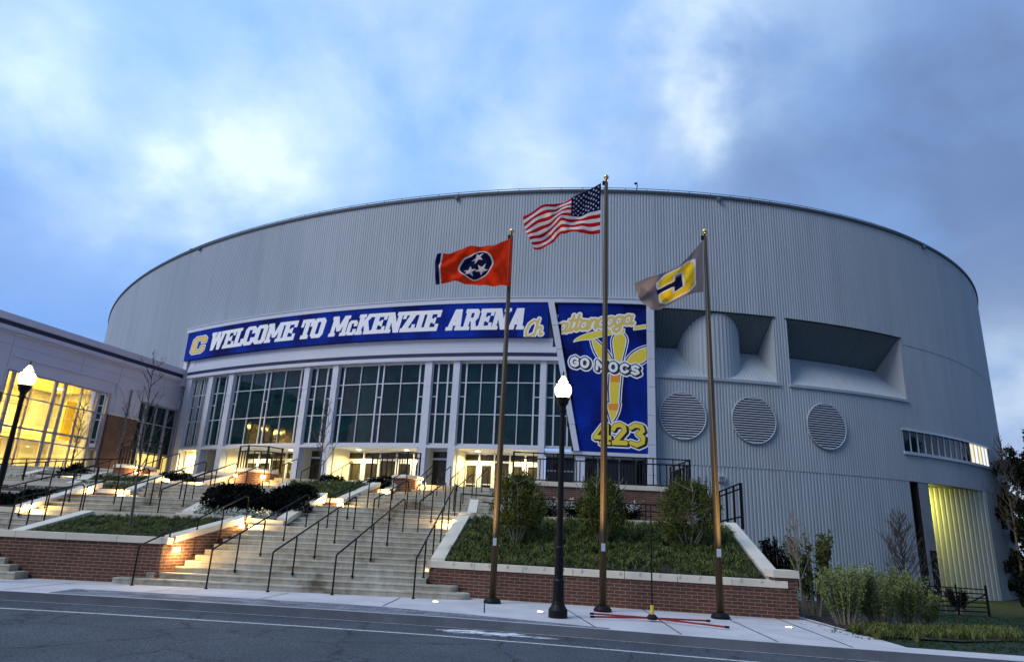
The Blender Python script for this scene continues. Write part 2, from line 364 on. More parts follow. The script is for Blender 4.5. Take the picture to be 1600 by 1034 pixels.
mb = MB()                                    # joints and cracks of the sidewalk, thin dark strips
for x, dx in ((-7.5, .2), (-5.0, .15), (-2.4, .1), (-.3, -.05), (1.75, -.35), (3.2, .1), (4.75, .2), (5.9, .3), (-10, .2), (-12.5, .2)):
    y0 = curb_y(x)+(.2 if x > 1.6 or x < -9 else 1.15)
    mb.quad([(x, y0, .003), (x+.02, y0, .003), (x+dx+.02, 16.5, .003), (x+dx, 16.5, .003)])
mb.make('sidewalk_joints', 'black', kind='structure')
# manhole-like worn white patch in the gutter
mb = MB(); rng = random.Random(5)
for i in range(46):
    x = rng.gauss(-.15, .42); y = curb_y(x)-.42+rng.gauss(0, .09); a, b = rng.uniform(.05, .3), rng.uniform(.008, .028)
    mb.quad([(x-a, y-b, -.1555+i*1e-5), (x+a, y-b*.6, -.1555+i*1e-5), (x+a*.8, y+b, -.1555+i*1e-5), (x-a, y+b*.5, -.1555+i*1e-5)])
mb.make('road_paint_smear', 'white', kind='structure')
# lawn right of the sidewalk, falling toward the drum
def lawn_z(x, y):
    t = max(0., min(1., (y-14.0)/24.)); return -.02-1.58*t*min(1, max(0, (x-3)/10)) + .03*math.sin(x*1.7)*math.sin(y*1.3)*t
mb = MB(); gx = list(np.arange(6.2, 70, 1.2)); gy = list(np.arange(0, 70, 1.2))
def lp(x, y):
    yy = max(y, 0)+curb_y(x)+(.75 if x > 7 else .75+(7-x)*1.7)
    return (x, yy, lawn_z(x, yy))
for a, b in zip(gx[:-1], gx[1:]):
    for c, d in zip(gy[:-1], gy[1:]): mb.quad([lp(a, c), lp(b, c), lp(b, d), lp(a, d)])
mb.make('lawn', 'lawn', kind='structure', smooth=True)
sheet('ground', [(-400, 24), (400, 24), (400, 900), (-400, 900)], -1.75, 'lawn')

# ------------------------------------------------------------------ stairs
def PL(y): return -8.05+.31*(y-17)
def PR(y): return -1.80+.155*(y-17.2)
def stair_thing(name, rows, label, group='flights of concrete steps'):
    """rows: (x0, x1, y0, y1, z0, z1)"""
    mb = MB()
    for (x0, x1, y0, y1, z0, z1) in rows:
        r = .03
        mb.hexa([(x0, y0, z0), (x1, y0, z0), (x1, y1, z0), (x0, y1, z0)], [(x0, y0, z1-r), (x1, y0, z1-r), (x1, y1, z1-r), (x0, y1, z1-r)])
        mb.hexa([(x0, y0-.012, z1-r), (x1, y0-.012, z1-r), (x1, y1, z1-r), (x0, y1, z1-r)], [(x0, y0, z1), (x1, y0, z1), (x1, y1, z1), (x0, y1, z1)])
    return mb.make(name, 'stairs', label=label, cat='stairs', group=group)
rows = [(-9.06, -.95, 16.7, 17.02, -.05, .13), (-8.45, -1.25, 17.0, 17.32, -.05, .26)]
for i in range(3, 12):
    y = 16.7+.3*(i-1); rows.append((PL(y)+.02, PR(y)-.02, y, y+.32 if i < 11 else 20.42, 0, .13*i))
main = stair_thing('stair_flight', rows, 'wide lowest flight of stained concrete steps between the two front brick planters')
mb = MB()                                     # rounded ends of the two lowest steps
mb.lathe((-.97, 16.97, -.02), [(.27, 0), (.27, .125), (.255, .149)], 20); mb.lathe((-1.27, 17.27, -.02), [(.27, 0), (.27, .255), (.255, .279)], 20)
mb.make('step_end', 'stairs', main)
rows = []
for i in range(1, 5): rows.append((-20, -10.95-.27*i, 16.35+.16*i, 16.98, -.1, .02+.14*i))
stair_thing('stair_flight', rows, 'four low concrete steps at the left edge in front of the long brick planter wall')
rows = []
for i in range(2, 12):
    y = 16.7+.3*(i-1); rows.append((-22, -12.0+.13*(y-17), y, y+.32 if i < 11 else 20.42, 0, .13*i)) if y > 17.2 else None
stair_thing('stair_flight', rows, 'left-hand concrete flight behind the front planter with the small bare tree')
def flight(y0, z0, x0, x1, yend, label, n=5):
    stair_thing('stair_flight', [(x0, x1, y0+.3*i, y0+.3*i+.32 if i < n-1 else yend, z0-.6, z0+.13*(i+1)) for i in range(n)], label)
flight(20.4, 1.43, -24, -1.0, 25.02, 'second concrete flight, the one just above the front planters')
flight(25.0, 2.08, -26, .55, 29.32, 'third concrete flight, between the second row of sloped planters and the piers')
flight(29.3, 2.73, -30, 1.9, 30.9, 'uppermost concrete flight ending at the glass entrance doors')
mb = MB(); mb.box(-60, 7.2, 30.85, 62, 2.5, 3.378); mb.box(.5, 7.2, 26.45, 31, 2.4, 3.376); mb.make('plaza', 'concrete', kind='structure')
mb = MB(); mb.box(-1.0, 6.9, 21.45, 26.2, .9, 2.06); mb.make('ramp_path', 'concrete', kind='structure')

# ------------------------------------------------------------------ planters
def step_light(parent, p, d, w=.24, e=9, face=True):
    """p centre on the wall face, d outward direction"""
    d = Vector(d).normalized(); p = Vector(p); t = Vector((-d.y, d.x, 0))
    mb = MB(); mb.hexa([p-t*w/2-Vector((0, 0, .05)), p+t*w/2-Vector((0, 0, .05)), p+t*w/2+d*.05-Vector((0, 0, .05)), p-t*w/2+d*.05-Vector((0, 0, .05))][::1],
            [p-t*w/2+Vector((0, 0, .05)), p+t*w/2+Vector((0, 0, .05)), p+t*w/2+d*.05+Vector((0, 0, .05)), p-t*w/2+d*.05+Vector((0, 0, .05))])
    o = mb.make('step_light', 'steplamp', parent)
    light('step_lamp', 'POINT', p+d*.22-Vector((0, 0, .05)), e*2.3, WARM, parent, .05)
def coping(mb, p, q, wd, th, out=.04):
    """cast stone coping from p to q (top centreline), split into blocks with open joints"""
    p, q = Vector(p), Vector(q); ln = (q-p).length; n = max(1, round(ln/1.15))
    d = (q-p)/n
    for i in range(n):
        a = p+d*i+d.normalized()*.006; b = p+d*(i+1)-d.normalized()*.006
        h = Vector((d.x, d.y, 0)).normalized(); s = Vector((-h.y, h.x, 0))*wd/2; dn = Vector((0, 0, -th))
        mb.hexa([a-s+dn, b-s+dn, b+s+dn, a+s+dn], [a-s, b-s, b+s, a+s])
def wall_seg(mb, p, q, wd, zb):
    p, q = Vector(p), Vector(q); h = Vector((q.x-p.x, q.y-p.y, 0)).normalized(); s = Vector((-h.y, h.x, 0))*wd/2
    b = [Vector((v.x, v.y, zb)) for v in (p-s, q-s, q+s, p+s)]
    mb.hexa(b, [p-s, q-s, q+s, p+s])
def planter(label, FL, FR, BL, BR, zb, cap=.36, th=.15, lights=(), brick='brick', loc=None, backcap=True, leftcap=True, soilz=.08, sfl=None):
    """corners are (x,y,z of coping top)"""
    root = thing('brick_planter', loc or ((FL[0]+FR[0])/2, FL[1], zb), label, 'planter', 'brick planters with stone coping')
    FL, FR, BL, BR = map(Vector, (FL, FR, BL, BR))
    segs = [(FL, FR), (FR, BR)] + ([(BL, BR)] if backcap else []) + ([(FL, BL)] if leftcap else [])
    mb = MB(); mc = MB(); k = 0
    for a, b in segs:
        dn = Vector((0, 0, -th-.001*k)); h = (b-a).normalized()*.0
        ins = (b-a).normalized()*(cap/2-.03)
        wall_seg(mb, a+dn-ins*(1 if k != 0 else 0)+Vector((0, 0, 0)), b+dn+ins*(0 if k == 0 else 0), cap-.08-.004*k, zb)
        hh = (b-a).normalized()*(cap/2)
        if k == 0: coping(mc, a-hh*1, b+hh*1, cap, th)
        else: coping(mc, a+hh*1.02*(1 if a in (FL, FR) else -1)*(1 if k != 2 else 1), b+hh*(1 if k != 2 else -1.0), cap, th+.002*k)
        k += 1
    mb.make('brick_wall', brick, root); mc.make('stone_coping', 'cap', root)
    s = MB(); dz = Vector((0, 0, -soilz-.0)); s.quad([(Vector(sfl) if sfl else FL)+dz, FR+dz, BR+dz, BL+dz]); s.make('soil', 'soil', root)
    for l in lights: step_light(root, *l)
    return root
P1 = planter('long front brick planter left of the wide steps holding grass and a slender bare tree', (-16.5, 17.15, 1.06), (-8.25, 17.15, 1.06), (-11.7, 19.75, 1.6), (-7.42, 19.75, 1.64), -.2, leftcap=False, sfl=(-12.0, 17.3, 1.06),
             lights=[((-8.02, 17.35, .78), (1, 0, 0), .24, 14), ((-7.3, 19.5, 1.38), (1, -.2, 0), .24, 14)])
mc = MB(); coping(mc, (-12.0, 17.36, 1.062), (-11.7, 19.6, 1.6), .36, .16); mc.make('stone_coping', 'cap', P1)
mb = MB(); wall_seg(mb, (-12.0, 17.3, .9), (-11.7, 19.7, 1.44), .27, -.2); mb.make('brick_wall', 'brick', P1)
RP_A, RP_B = (-1.72, 17.62), (6.28, 15.98)
P2 = planter('large front brick planter with three upright shrubs behind the flagpoles', (-1.62, 17.60, .79), (6.3, 16.02, .79), (-1.18, 21.2, 2.03), (7.0, 21.2, 2.1), -.3,
             lights=[((-1.84, 17.95, .50), (-1, 0, 0), .2, 16), ((-1.44, 20.6, 1.78), (-1, 0, 0), .2, 9)])
mb = MB(); mb.box(6.18, 6.66, 15.86, 16.3, -.3, .86); mb.make('corner_pier', 'brick', P2)
mb = MB(); mb.box(6.12, 6.70, 15.80, 16.34, .861, 1.02); mb.make('pier_cap', 'cap', P2)
mb = MB(); A0, A1 = Vector((-1.4, 17.35, .79)), Vector((6.1, 15.85, .79))                  # small metal clips along the coping edge
for i in range(17):
    p = A0.lerp(A1, (i+.5)/17); mb.box(p.x-.02, p.x+.02, p.y-.0, p.y+.04, .74, .81)
mb.make('coping_clip', 'cap', P2)
planter('second-row brick planter above the left front planter, full of black shrubs edged with white flowers', (-9.2, 20.05, 1.66), (-6.45, 20.05, 1.58), (-9.2, 22.6, 2.4), (-6.05, 22.6, 2.46), 1.2, leftcap=True,
        lights=[((-5.93, 22.4, 2.24), (.9, -.4, 0), .22, 12)])
planter('second-row brick planter at the far left below the lit glass wall, full of black shrubs', (-20, 20.05, 1.6), (-14.1, 20.05, 1.6), (-20, 22.8, 2.4), (-13.6, 22.8, 2.45), 1.2, leftcap=False,
        lights=[((-13.9, 20.3, 1.62), (1, -.2, 0), .25, 12), ((-13.5, 22.4, 2.2), (.9, -.3, 0), .22, 6)])
planter('third-row brick planter with grass and one bare tree in front of the middle doors', (-8.5, 24.9, 2.42), (-5.95, 24.9, 2.42), (-8.9, 28.2, 3.1), (-5.35, 28.2, 3.22), 1.9,
        lights=[((-5.85, 24.74, 2.2), (.2, -1, 0), .22, 12)])
planter('small third-row brick planter of ground cover left of the middle aisle', (-16.2, 25.1, 2.38), (-13.7, 25.1, 2.38), (-16.4, 27.4, 3.0), (-13.9, 27.4, 3.05), 1.9,
        lights=[((-13.8, 24.9, 2.17), (.2, -1, 0), .22, 10), ((-13.6, 27.5, 2.9), (.7, -.7, 0), .22, 6)])
planter('upper brick planter with dark shrubs right of the middle doors, under the railed pier', (-6.1, 29.1, 3.02), (-5.0, 29.1, 3.02), (-6.1, 30.9, 3.55), (-4.7, 30.9, 3.6), 2.5,
        lights=[((-5.0, 28.93, 2.84), (.2, -1, 0), .2, 10)])
planter('upper brick planter left of the middle doors below the square railing', (-14.0, 29.1, 2.95), (-12.9, 29.1, 2.95), (-13.5, 30.9, 3.5), (-12.0, 30.9, 3.55), 2.2,
        lights=[((-12.95, 28.93, 2.8), (.2, -1, 0), .2, 10)])
planter('upper brick planter with a sloped coping at the foot of the brick building corner', (-20.5, 29.1, 2.95), (-18.2, 29.1, 2.95), (-20.5, 30.9, 3.4), (-17.3, 30.9, 3.45), 2.0,
        lights=[((-18.3, 28.93, 2.8), (.2, -1, 0), .2, 12)])
planter('low brick planter with ground cover under the far left lit windows', (-24, 25.2, 2.2), (-20.2, 25.2, 2.2), (-24, 28.5, 2.9), (-17.9, 28.5, 2.9), 1.8, leftcap=False)
def pier(label, x, y, r, z0, z1, lights):
    root = thing('brick_pier', (x, y, z0), label, 'pier', 'low round brick piers under the railings')
    mb = MB(); mb.lathe((x, y, z0), [(r, 0), (r, z1-z0-.14)], 8); mb.make('brick_wall', 'brick', root)
    mb = MB(); mb.lathe((x, y, z1-.14), [(r+.1, 0), (r+.1, .1), (r+.03, .15)], 8); mb.make('stone_coping', 'cap', root)
    for l in lights: step_light(root, *l)
pier('eight-sided brick pier beside the steps to the right-hand doors', -4.35, 30.4, .62, 2.6, 3.72, [((-3.78, 30.15, 3.45), (.9, -.5, 0), .22, 22)])
pier('eight-sided brick pier beside the steps to the middle doors', -11.2, 30.6, .95, 2.4, 3.68, [((-11.75, 29.85, 3.35), (-.6, -.8, 0), .2, 12), ((-10.6, 29.88, 3.35), (.7, -.8, 0), .2, 16)])
pier('eight-sided brick pier near the brick building corner', -16.6, 30.6, .8, 2.3, 3.6, [((-16.15, 29.95, 3.3), (.5, -.8, 0), .2, 16)])

# terrace wall below the mural
tw = thing('terrace_wall', (4, 26.3, 2.0), 'dark brick terrace wall with pale coping below the railing right of the doors', 'wall')
mb = MB(); wall_seg(mb, (.55, 26.35, 3.3), (7.15, 26.35, 3.3), .3, 1.9); mb.make('brick_wall', 'brick_far', tw); mb = MB(); wall_seg(mb, (7.1, 26.52, 3.298), (7.1, 33, 3.298), .28, 1.5); mb.make('side_wall', 'brick_far', tw)
mc = MB(); coping(mc, (.5, 26.35, 3.47), (7.3, 26.35, 3.47), .42, .17); mc.make('stone_coping', 'cap', tw)
# small white sloped cheek beside the ramp
cw = MB(); cw.hexa([(-1.2, 22.9, 2.05), (-.9, 22.9, 2.05), (-.9, 24.4, 2.05), (-1.2, 24.4, 2.05)], [(-1.2, 22.9, 2.12), (-.9, 22.9, 2.12), (-.9, 24.4, 2.6), (-1.2, 24.4, 2.6)])
cw.make('ramp_cheek_wall', 'cap', label='short pale sloped cheek wall at the start of the ramp beside the right-hand steps', cat='wall')

# ------------------------------------------------------------------ handrails
def handrail(p, q, label, nmid=2, h=.88, r=.021, endlen=.3, group='black pipe handrails on the steps'):
    p, q = Vector(p), Vector(q); root = thing('handrail', p, label, 'handrail', group)
    H = Vector((0, 0, h)); d = (q-p); dh = Vector((d.x, d.y, 0)).normalized()
    a = p+H; b = q+H
    mb = MB(); mb.tube([p+H*.96, a+dh*.03, b-dh*.08, b, b+dh*.05+Vector((0, 0, -.05)), b+dh*.06+Vector((0, 0, -.12))], r, 8); mb.make('top_rail', 'blackpipe', root, smooth=True)
    for i in range(nmid+2):
        t = i/(nmid+1); b0 = p.lerp(q, t)+(dh*.06 if i == nmid+1 else Vector()); mb = MB()
        top = h-.02 if 0 < i < nmid+1 else (h*.98 if i == 0 else h-.1)
        mb.tube([b0-Vector((0, 0, .05)), b0+Vector((0, 0, top))], r*.95, 8); mb.tube([b0, b0+Vector((0, 0, .02))], r*2, 8); mb.make('post', 'blackpipe', root)
    return root
ordn = ['first', 'second', 'third', 'fourth', 'fifth', 'sixth', 'seventh', 'eighth']
for i, (p, q, n) in enumerate([((-8.46, 16.45, 0), (-7.25, 19.5, 1.3), 3), ((-6.75, 16.45, 0), (-5.62, 19.75, 1.43), 3), ((-5.33, 16.45, 0), (-4.27, 19.8, 1.43), 3), ((-3.85, 16.45, 0), (-2.87, 19.85, 1.43), 3), ((-1.98, 16.45, 0), (-1.50, 21.1, 2.0), 4)]):
    handrail(p, q, '%s black pipe handrail from the left on the lowest wide flight' % ordn[i], n)
handrail((-13.2, 18.75, .95), (-12.2, 19.9, 1.43), 'black pipe handrail left of the front planter with the bare tree', 3)
handrail((-14.2, 18.4, .95), (-12.9, 21.6, 2.08), 'long black pipe handrail at the left edge of the picture', 4)
for i, (p, q) in enumerate([((-12.3, 20.3, 1.43), (-11.4, 21.8, 2.08)), ((-11.2, 20.3, 1.43), (-10.3, 21.8, 2.08)), ((-10.1, 20.3, 1.43), (-9.4, 21.8, 2.08)),
                            ((-5.1, 20.2, 1.43), (-4.35, 21.8, 2.08)), ((-3.8, 20.2, 1.43), (-3.1, 21.8, 2.08)), ((-2.46, 20.2, 1.43), (-1.9, 21.8, 2.08))]):
    handrail(p, q, '%s short handrail from the left on the second flight' % ordn[i], 1)
for i, (p, q) in enumerate([((-15.6, 24.8, 2.08), (-15.0, 26.5, 2.73)), ((-12.4, 24.8, 2.08), (-11.7, 26.5, 2.73)), ((-11.2, 24.8, 2.08), (-10.5, 26.5, 2.73)), ((-10.0, 24.8, 2.08), (-9.4, 26.5, 2.73)),
                            ((-4.5, 24.8, 2.08), (-3.85, 26.5, 2.73)), ((-3.17, 24.8, 2.08), (-2.85, 26.5, 2.73)), ((-1.8, 24.8, 2.08), (-1.27, 26.5, 2.73))]):
    handrail(p, q, '%s short handrail from the left on the third flight' % ordn[i], 1)
for i, (p, q) in enumerate([((-15.4, 29.1, 2.73), (-14.9, 30.9, 3.38)), ((-10.0, 29.1, 2.73), (-9.5, 30.9, 3.38)), ((-8.7, 29.1, 2.73), (-8.3, 30.9, 3.38)), ((-7.4, 29.1, 2.73), (-7.0, 30.9, 3.38)),
                            ((-3.62, 29.1, 2.73), (-3.3, 30.9, 3.38)), ((-2.87, 29.1, 2.73), (-2.5, 30.9, 3.38)), ((-2.3, 29.1, 2.73), (-1.85, 30.9, 3.38)), ((-1.2, 29.1, 2.73), (-.8, 30.9, 3.38))]):
    handrail(p, q, '%s short handrail from the left on the uppermost flight' % ordn[i], 1)
# long ramp rails left under the lit windows, and the pipe rail on the ramp behind the right planter
for i, (p, q) in enumerate([((-19.5, 24.5, 2.3), (-15.8, 29.0, 2.9)), ((-18.2, 24.0, 2.1), (-17.0, 28.2, 2.75))]):
    handrail(p, q, ['long handrail sloping up in front of the lit glass wall', 'lower long handrail sloping up toward the brick corner'][i], 5)
rr = thing('ramp_rail', (-1.4, 22.3, 2.06), 'double horizontal pipe rail along the ramp behind the right planter', 'handrail')
mb = MB(); mb.tube([(-1.4, 22.2, 2.66), (-.2, 22.3, 2.64), (6.4, 22.4, 2.6)], .022); mb.make('top_rail', 'blackpipe', rr)
mb = MB(); mb.tube([(-.7, 22.2, 2.44), (-.2, 22.3, 2.42), (6.4, 22.4, 2.38)], .02); mb.make('lower_rail', 'blackpipe', rr)
for i in range(6):
    mb = MB(); mb.tube([(-1.4+i*1.5, 22.25, 2.0), (-1.4+i*1.5, 22.25, 2.64)], .02); mb.make('post', 'blackpipe', rr)

# ------------------------------------------------------------------ picket railings
def fence(label, pts, z0, h, n_per=.13, group='black picket railings', posts=True):
    root = thing('picket_railing', (*pts[0][:2], z0 if not callable(z0) else pts[0][2]), label, 'railing', group)
    mr = MB(); mp = MB()
    for (a, b) in zip(pts[:-1], pts[1:]):
        a, b = Vector(a), Vector(b); ln = (b-a).length; n = max(2, int(ln/n_per))
        for zz in (.06, h-.22, h): mr.bar(a+Vector((0, 0, zz)), b+Vector((0, 0, zz)), .045, .045)
        for i in range(n+1):
            p = a.lerp(b, i/n)
            if i % 2 == 0 or (i//10) % 2: mp.bar(p+Vector((0, 0, .06)), p+Vector((0, 0, h-.22 if i % 6 else h)), .04, .04)
    mr.make('rails', 'blackpipe', root); mp.make('pickets', 'blackpipe', root)
    done = set()
    for a, b in zip(pts[:-1], pts[1:]):
        a, b = Vector(a), Vector(b); k = max(1, round((b-a).length/1.7))
        for i in range(k+1):
            p = a.lerp(b, i/k); key = (round(p.x, 2), round(p.y, 2))
            if key in done: continue
            done.add(key); mb = MB(); mb.bar(p, p+Vector((0, 0, h+.03)), .07, .07); mb.make('post', 'blackpipe', root)
fence('long black railing along the terrace below the blue mural', [(.3, 26.4, 3.47), (7.2, 26.4, 3.47), (7.2, 29.5, 3.47)], 3.47, 1.08)
fence('black railing on the eight-sided pier right of the middle doors', [(-6.1, 31.0, 3.55), (-4.4, 30.3, 3.65), (-3.9, 30.8, 3.65)], 3.6, 1.12)
fence('black square railing on the wide brick pier in front of the left doors', [(-12.2, 31, 3.6), (-11.6, 30.4, 3.6), (-10.7, 30.4, 3.6), (-10.3, 31.1, 3.6)], 3.35, 1.12)
fence('black railing at the brick building corner', [(-17.6, 31, 3.5), (-16.6, 30.3, 3.55), (-15.6, 30.7, 3.5)], 3.2, 1.15)
rf = thing('ramp_railing', (7.5, 24, 2.0), 'tall black railing sloping up the ramp in front of the ribbed wall', 'railing')
mb = MB(); a, b = Vector((7.3, 24, 2.1)), Vector((8.35, 24, 2.35))
for zz in (.05, 1.0, 1.18): mb.bar(Vector((7.3, 24, 2.12+zz*.85)), Vector((8.33, 24, 2.38+zz)), .05, .05)
mb.make('rails', 'blackpipe', rf)
for i in range(5):
    t = i/4; x = 7.3+1.03*t; mb = MB(); mb.bar((x, 24, 2.0), (x, 24, 3.12+.46*t), .09 if i in (0, 4) else .06, .07); mb.make('post', 'blackpipe', rf)
# ------------------------------------------------------------------ the arena drum
arena = thing('arena', (0, 41, 3.38), 'huge round arena clad in ribbed pale grey metal with a tall glass entrance', 'arena')
ZT = 24.45
def drum():
    zrs = [([-1.9, 3.38, 5.96], .24), ([5.96, 6.60, 7.9, 9.4, 11.5, 15.97, ZT], .20)]
    holes = [(9.36, 17.45, 11.5, 15.97), (18.45, 28.28, 11.5, 15.97), (27.42, 40.3, 7.9, 9.4), (27.5, 37.55, -1.9, 5.96), (-28.6, 8.6, -1.9, 6.60), (40.6, 42.6, 2.0, 5.9)]
    mb = MB()
    for zr, P in zrs: drum_part(mb, zr, P, holes)
    for arr in (np.linspace(_S[0]+1, -77.9, 40), np.linspace(62, _S[-1]-1, 40)):
        for a, b in zip(arr[:-1], arr[1:]): mb.quad([W(a, 0, -1.9), W(b, 0, -1.9), W(b, 0, ZT), W(a, 0, ZT)])
    mb.make('ribbed_wall', 'metal', arena)
    ts = list(np.linspace(_S[0]+1, _S[-1]-1, 160)); mb = MB(); mb.quad([W(t, -.06, ZT-.02) for t in ts]); mb.make('roof', 'metal_dark', arena)
def drum_part(mb, zr, P, holes):
    cols = []; s = -78.0; prof = [(0, 0), (P*.42, 0), (P*.58, -.032), (P*.84, -.032)]       # pan and rib
    k = 0
    while s < 62:
        for ds, o in prof: cols.append((s+ds, o))
        s += P
    edges = sorted({h[0] for h in holes} | {h[1] for h in holes})
    for e in edges: cols.append((e, 0))
    cols.sort()
    sA = np.array([c[0] for c in cols]); oA = np.array([c[1] for c in cols])
    X = np.interp(sA, _S, _X); Y = np.interp(sA, _S, _Y); NXs = np.interp(sA, _S, _NX); NYs = np.interp(sA, _S, _NY)
    nr = len(zr); b0 = len(mb.v)
    for j, z in enumerate(zr):
        for i in range(len(sA)):
            o = oA[i] + (.0 if z != 5.98 else 0); mb.v.append((X[i]+NXs[i]*o, Y[i]+NYs[i]*o, z))
    n = len(sA)
    for j in range(nr-1):
        zm = (zr[j]+zr[j+1])/2
        for i in range(n-1):
            sm = (sA[i]+sA[i+1])/2
            if sA[i+1]-sA[i] < 1e-6: continue
            if any(h[0] <= sm <= h[1] and h[2] <= zm <= h[3] for h in holes): continue
            mb.f.append((b0+j*n+i, b0+j*n+i+1, b0+(j+1)*n+i+1, b0+(j+1)*n+i)); mb.m.append(0)
drum()
mb = MB(); cstrip(mb, -77, 61, ZT-.10, ZT+.10, -.1, .10, 1); mb.make('roof_edge', 'edge_dark', arena)
mb = MB()
for s in np.arange(-60, 52, 1.5): mb.bar(W(s, -.2, ZT+.1), W(s, -.2, ZT+.38), .04, .04)
for a, b in zip(np.arange(-60, 52, 1.5), np.arange(-58.5, 53.5, 1.5)): mb.bar(W(a, -.2, ZT+.38), W(b, -.2, ZT+.38), .04, .03)
mb.make('roof_cable_rail', 'metal_dark', arena)
for q in ((-75, -28.8, 11.5, 11.54), (28.6, 50, 15.55, 15.57), (9.13, 27.45, 5.95, 5.968), (37.6, 50, 5.95, 5.968)):
    mb = MB(); cstrip(mb, *q, -.05, .008); mb.make('panel_seam', 'metal_dark', arena)
for s in (-4.46, 14, -31, 33): # rim drain outlets
    mb = MB(); mb.lathe(W(s, .12, ZT-.45), [(.03, 0), (.16, .2), (.18, .32)], 8); mb.make('roof_drain', 'metal_dark', arena)
def roofpole(s, h, curve, o=-.6):
    p = Vector(W(s, o, ZT)); mb = MB()
    if curve:
        mb.tube([p, p+Vector((0, 0, h)), p+Vector((-.15, 0, h+.16)), p+Vector((-.42, 0, h+.12))], .03, 6); q = p+Vector((-.52, 0, h+.04)); mb.tube([q+Vector((.12, 0, .02)), q, q+Vector((-.16, 0, 0))], [.05, .09, .02], 8)
    else: mb.tube([p, p+Vector((.1, 0, h))], .035, 5)
    return mb
roofpole(-33, .4, 2).make('roof_lamp', 'blackpipe', label='small curved lamp on the roof edge at the left', cat='lamp', group='small lamps on the roof edge')
roofpole(-42, .35, 2).make('roof_lamp', 'blackpipe', label='small curved lamp on the roof edge farthest left', cat='lamp', group='small lamps on the roof edge')
roofpole(45, .3, 2).make('roof_lamp', 'blackpipe', label='small lamp on the roof edge at the far right', cat='lamp', group='small lamps on the roof edge')
m_ = roofpole(8.3, .9, False); p = Vector(W(8.3, -.6, ZT+1)); m_.lathe(p, [(.02, -.1), (.14, 0), (.02, .1)], 8); m_.make('weather_mast', 'blackpipe', label='tiny mast on the roof right of the tallest flagpole', cat='mast')

def wedge(s0, s1, z0, z1, dep, za, name):
    """wedge-shaped recess: the soffit runs from the top edge in and down to the line at depth dep, the sill from the bottom edge in and up"""
    mb = MB(); n = 50; P = .24; ss = []
    s = s0
    while s < s1-.05:
        ss += [(s, 0), (s+.10, 0), (s+.135, -.05), (s+.205, -.05)]; s += P
    ss = [x for x in ss if x[0] < s1] + [(s1, 0)]
    for (a, oa), (b, ob) in zip(ss[:-1], ss[1:]):
        mb.quad([W(a, 0, z0+oa), W(b, 0, z0+ob), W(b, -dep, za+ob), W(a, -dep, za+oa)], 0)
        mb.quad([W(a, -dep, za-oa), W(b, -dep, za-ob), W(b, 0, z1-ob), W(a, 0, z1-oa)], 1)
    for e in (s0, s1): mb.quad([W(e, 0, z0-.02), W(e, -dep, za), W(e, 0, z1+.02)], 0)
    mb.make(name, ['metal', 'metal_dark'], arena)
    mb = MB(); cstrip(mb, s0-.15, s1+.2, z0-.16, z0+.03, -.08, .09); mb.make('recess_sill', 'metal', arena); mb = MB(); cstrip(mb, s0-.1, s1+.15, z1, z1+.07, -.08, .06); mb.make('recess_trim', 'black', arena)
wedge(9.30, 17.45, 11.5, 15.97, 2.1, 13.95, 'recess')
wedge(18.45, 28.28, 11.5, 15.97, 2.1, 13.95, 'recess')
c = Vector(W(13.6, -2.12, 0)); mb = MB(); n = 96
for i in range(n):
    a0, a1 = 2*math.pi*i/n, 2*math.pi*(i+1)/n; r0_, r1_ = (2.1 if i % 2 else 2.06), (2.1 if i % 2 == 0 else 2.06)
    p = [(c.x+r0_*math.cos(a0), c.y+r0_*math.sin(a0)), (c.x+r1_*math.cos(a1), c.y+r1_*math.sin(a1))]
    mb.quad([(*p[0], 11.55), (*p[1], 11.55), (*p[1], 15.95), (*p[0], 15.95)])
mb.make('round_shaft', 'metal', arena)
# round louvres
for s in (11.0, 15.63, 20.8):
    C0 = Vector(W(s, .03, 8.96)); Cn = (Vector(W(s, 1, 8.96))-Vector(W(s, 0, 8.96))); tx = Vector((-Cn.y, Cn.x, 0)); r = 1.46
    mb = MB(); mb.quad([C0+tx*r*math.cos(t)+Vector((0, 0, r*math.sin(t))) for t in np.linspace(0, 2*math.pi, 49)[:-1]])
    lv = mb.make('round_louvre', 'black', arena)
    mb = MB(); k = 19
    for i in range(k):
        z = -r+2*r*(i+.5)/k; hw = math.sqrt(max(0, r*r-z*z))-.01
        if hw > .1: mb.bar(C0+Cn*.05-tx*hw+Vector((0, 0, z)), C0+Cn*.05+tx*hw+Vector((0, 0, z)), .04, .066, up=(0, 0, 1))
    mb.make('slats', 'trim', lv)
    mb = MB(); ring = [C0+Cn*.04+tx*(r+.02)*math.cos(t)+Vector((0, 0, (r+.02)*math.sin(t))) for t in np.linspace(0, 2*math.pi, 49)]
    mb.tube(ring, .05, 6, cap=False); mb.make('ring', 'metal', lv)
# ribbon window
mb = MB(); cstrip(mb, 27.4, 36.2, 7.9, 9.4, -.2, -.12, .8); rb = mb.make('ribbon_window', 'darkglass', arena)
litw = mat('lit_window', (.9, .8, .6), .5, emit=(1, .80, .45), es=.75); litw2 = mat('lit_window_white', (.9, .9, .85), .5, emit=(.95, .93, .85), es=.75)
mb = MB()
for i, (a, b) in enumerate(((36.3, 37.0), (37.1, 37.9), (38.0, 38.6), (38.7, 39.4), (39.5, 40.2))): cstrip(mb, a, b, 7.92, 9.38, -.2, -.12, .8, i % 2 if i < 3 else 1)
mb.make('lit_pane', [litw, litw2], rb)
mb = MB()
for i, s in enumerate(np.linspace(27.45, 40.2, 17)): cstrip(mb, s-.035, s+.035, 7.9, 9.4, -.15, -.07)
cstrip(mb, 27.3, 40.4, 9.35, 9.48, -.2, .06); cstrip(mb, 27.3, 40.4, 7.72, 7.92, -.2, .10); mb.make('window_frame', 'frame', rb)
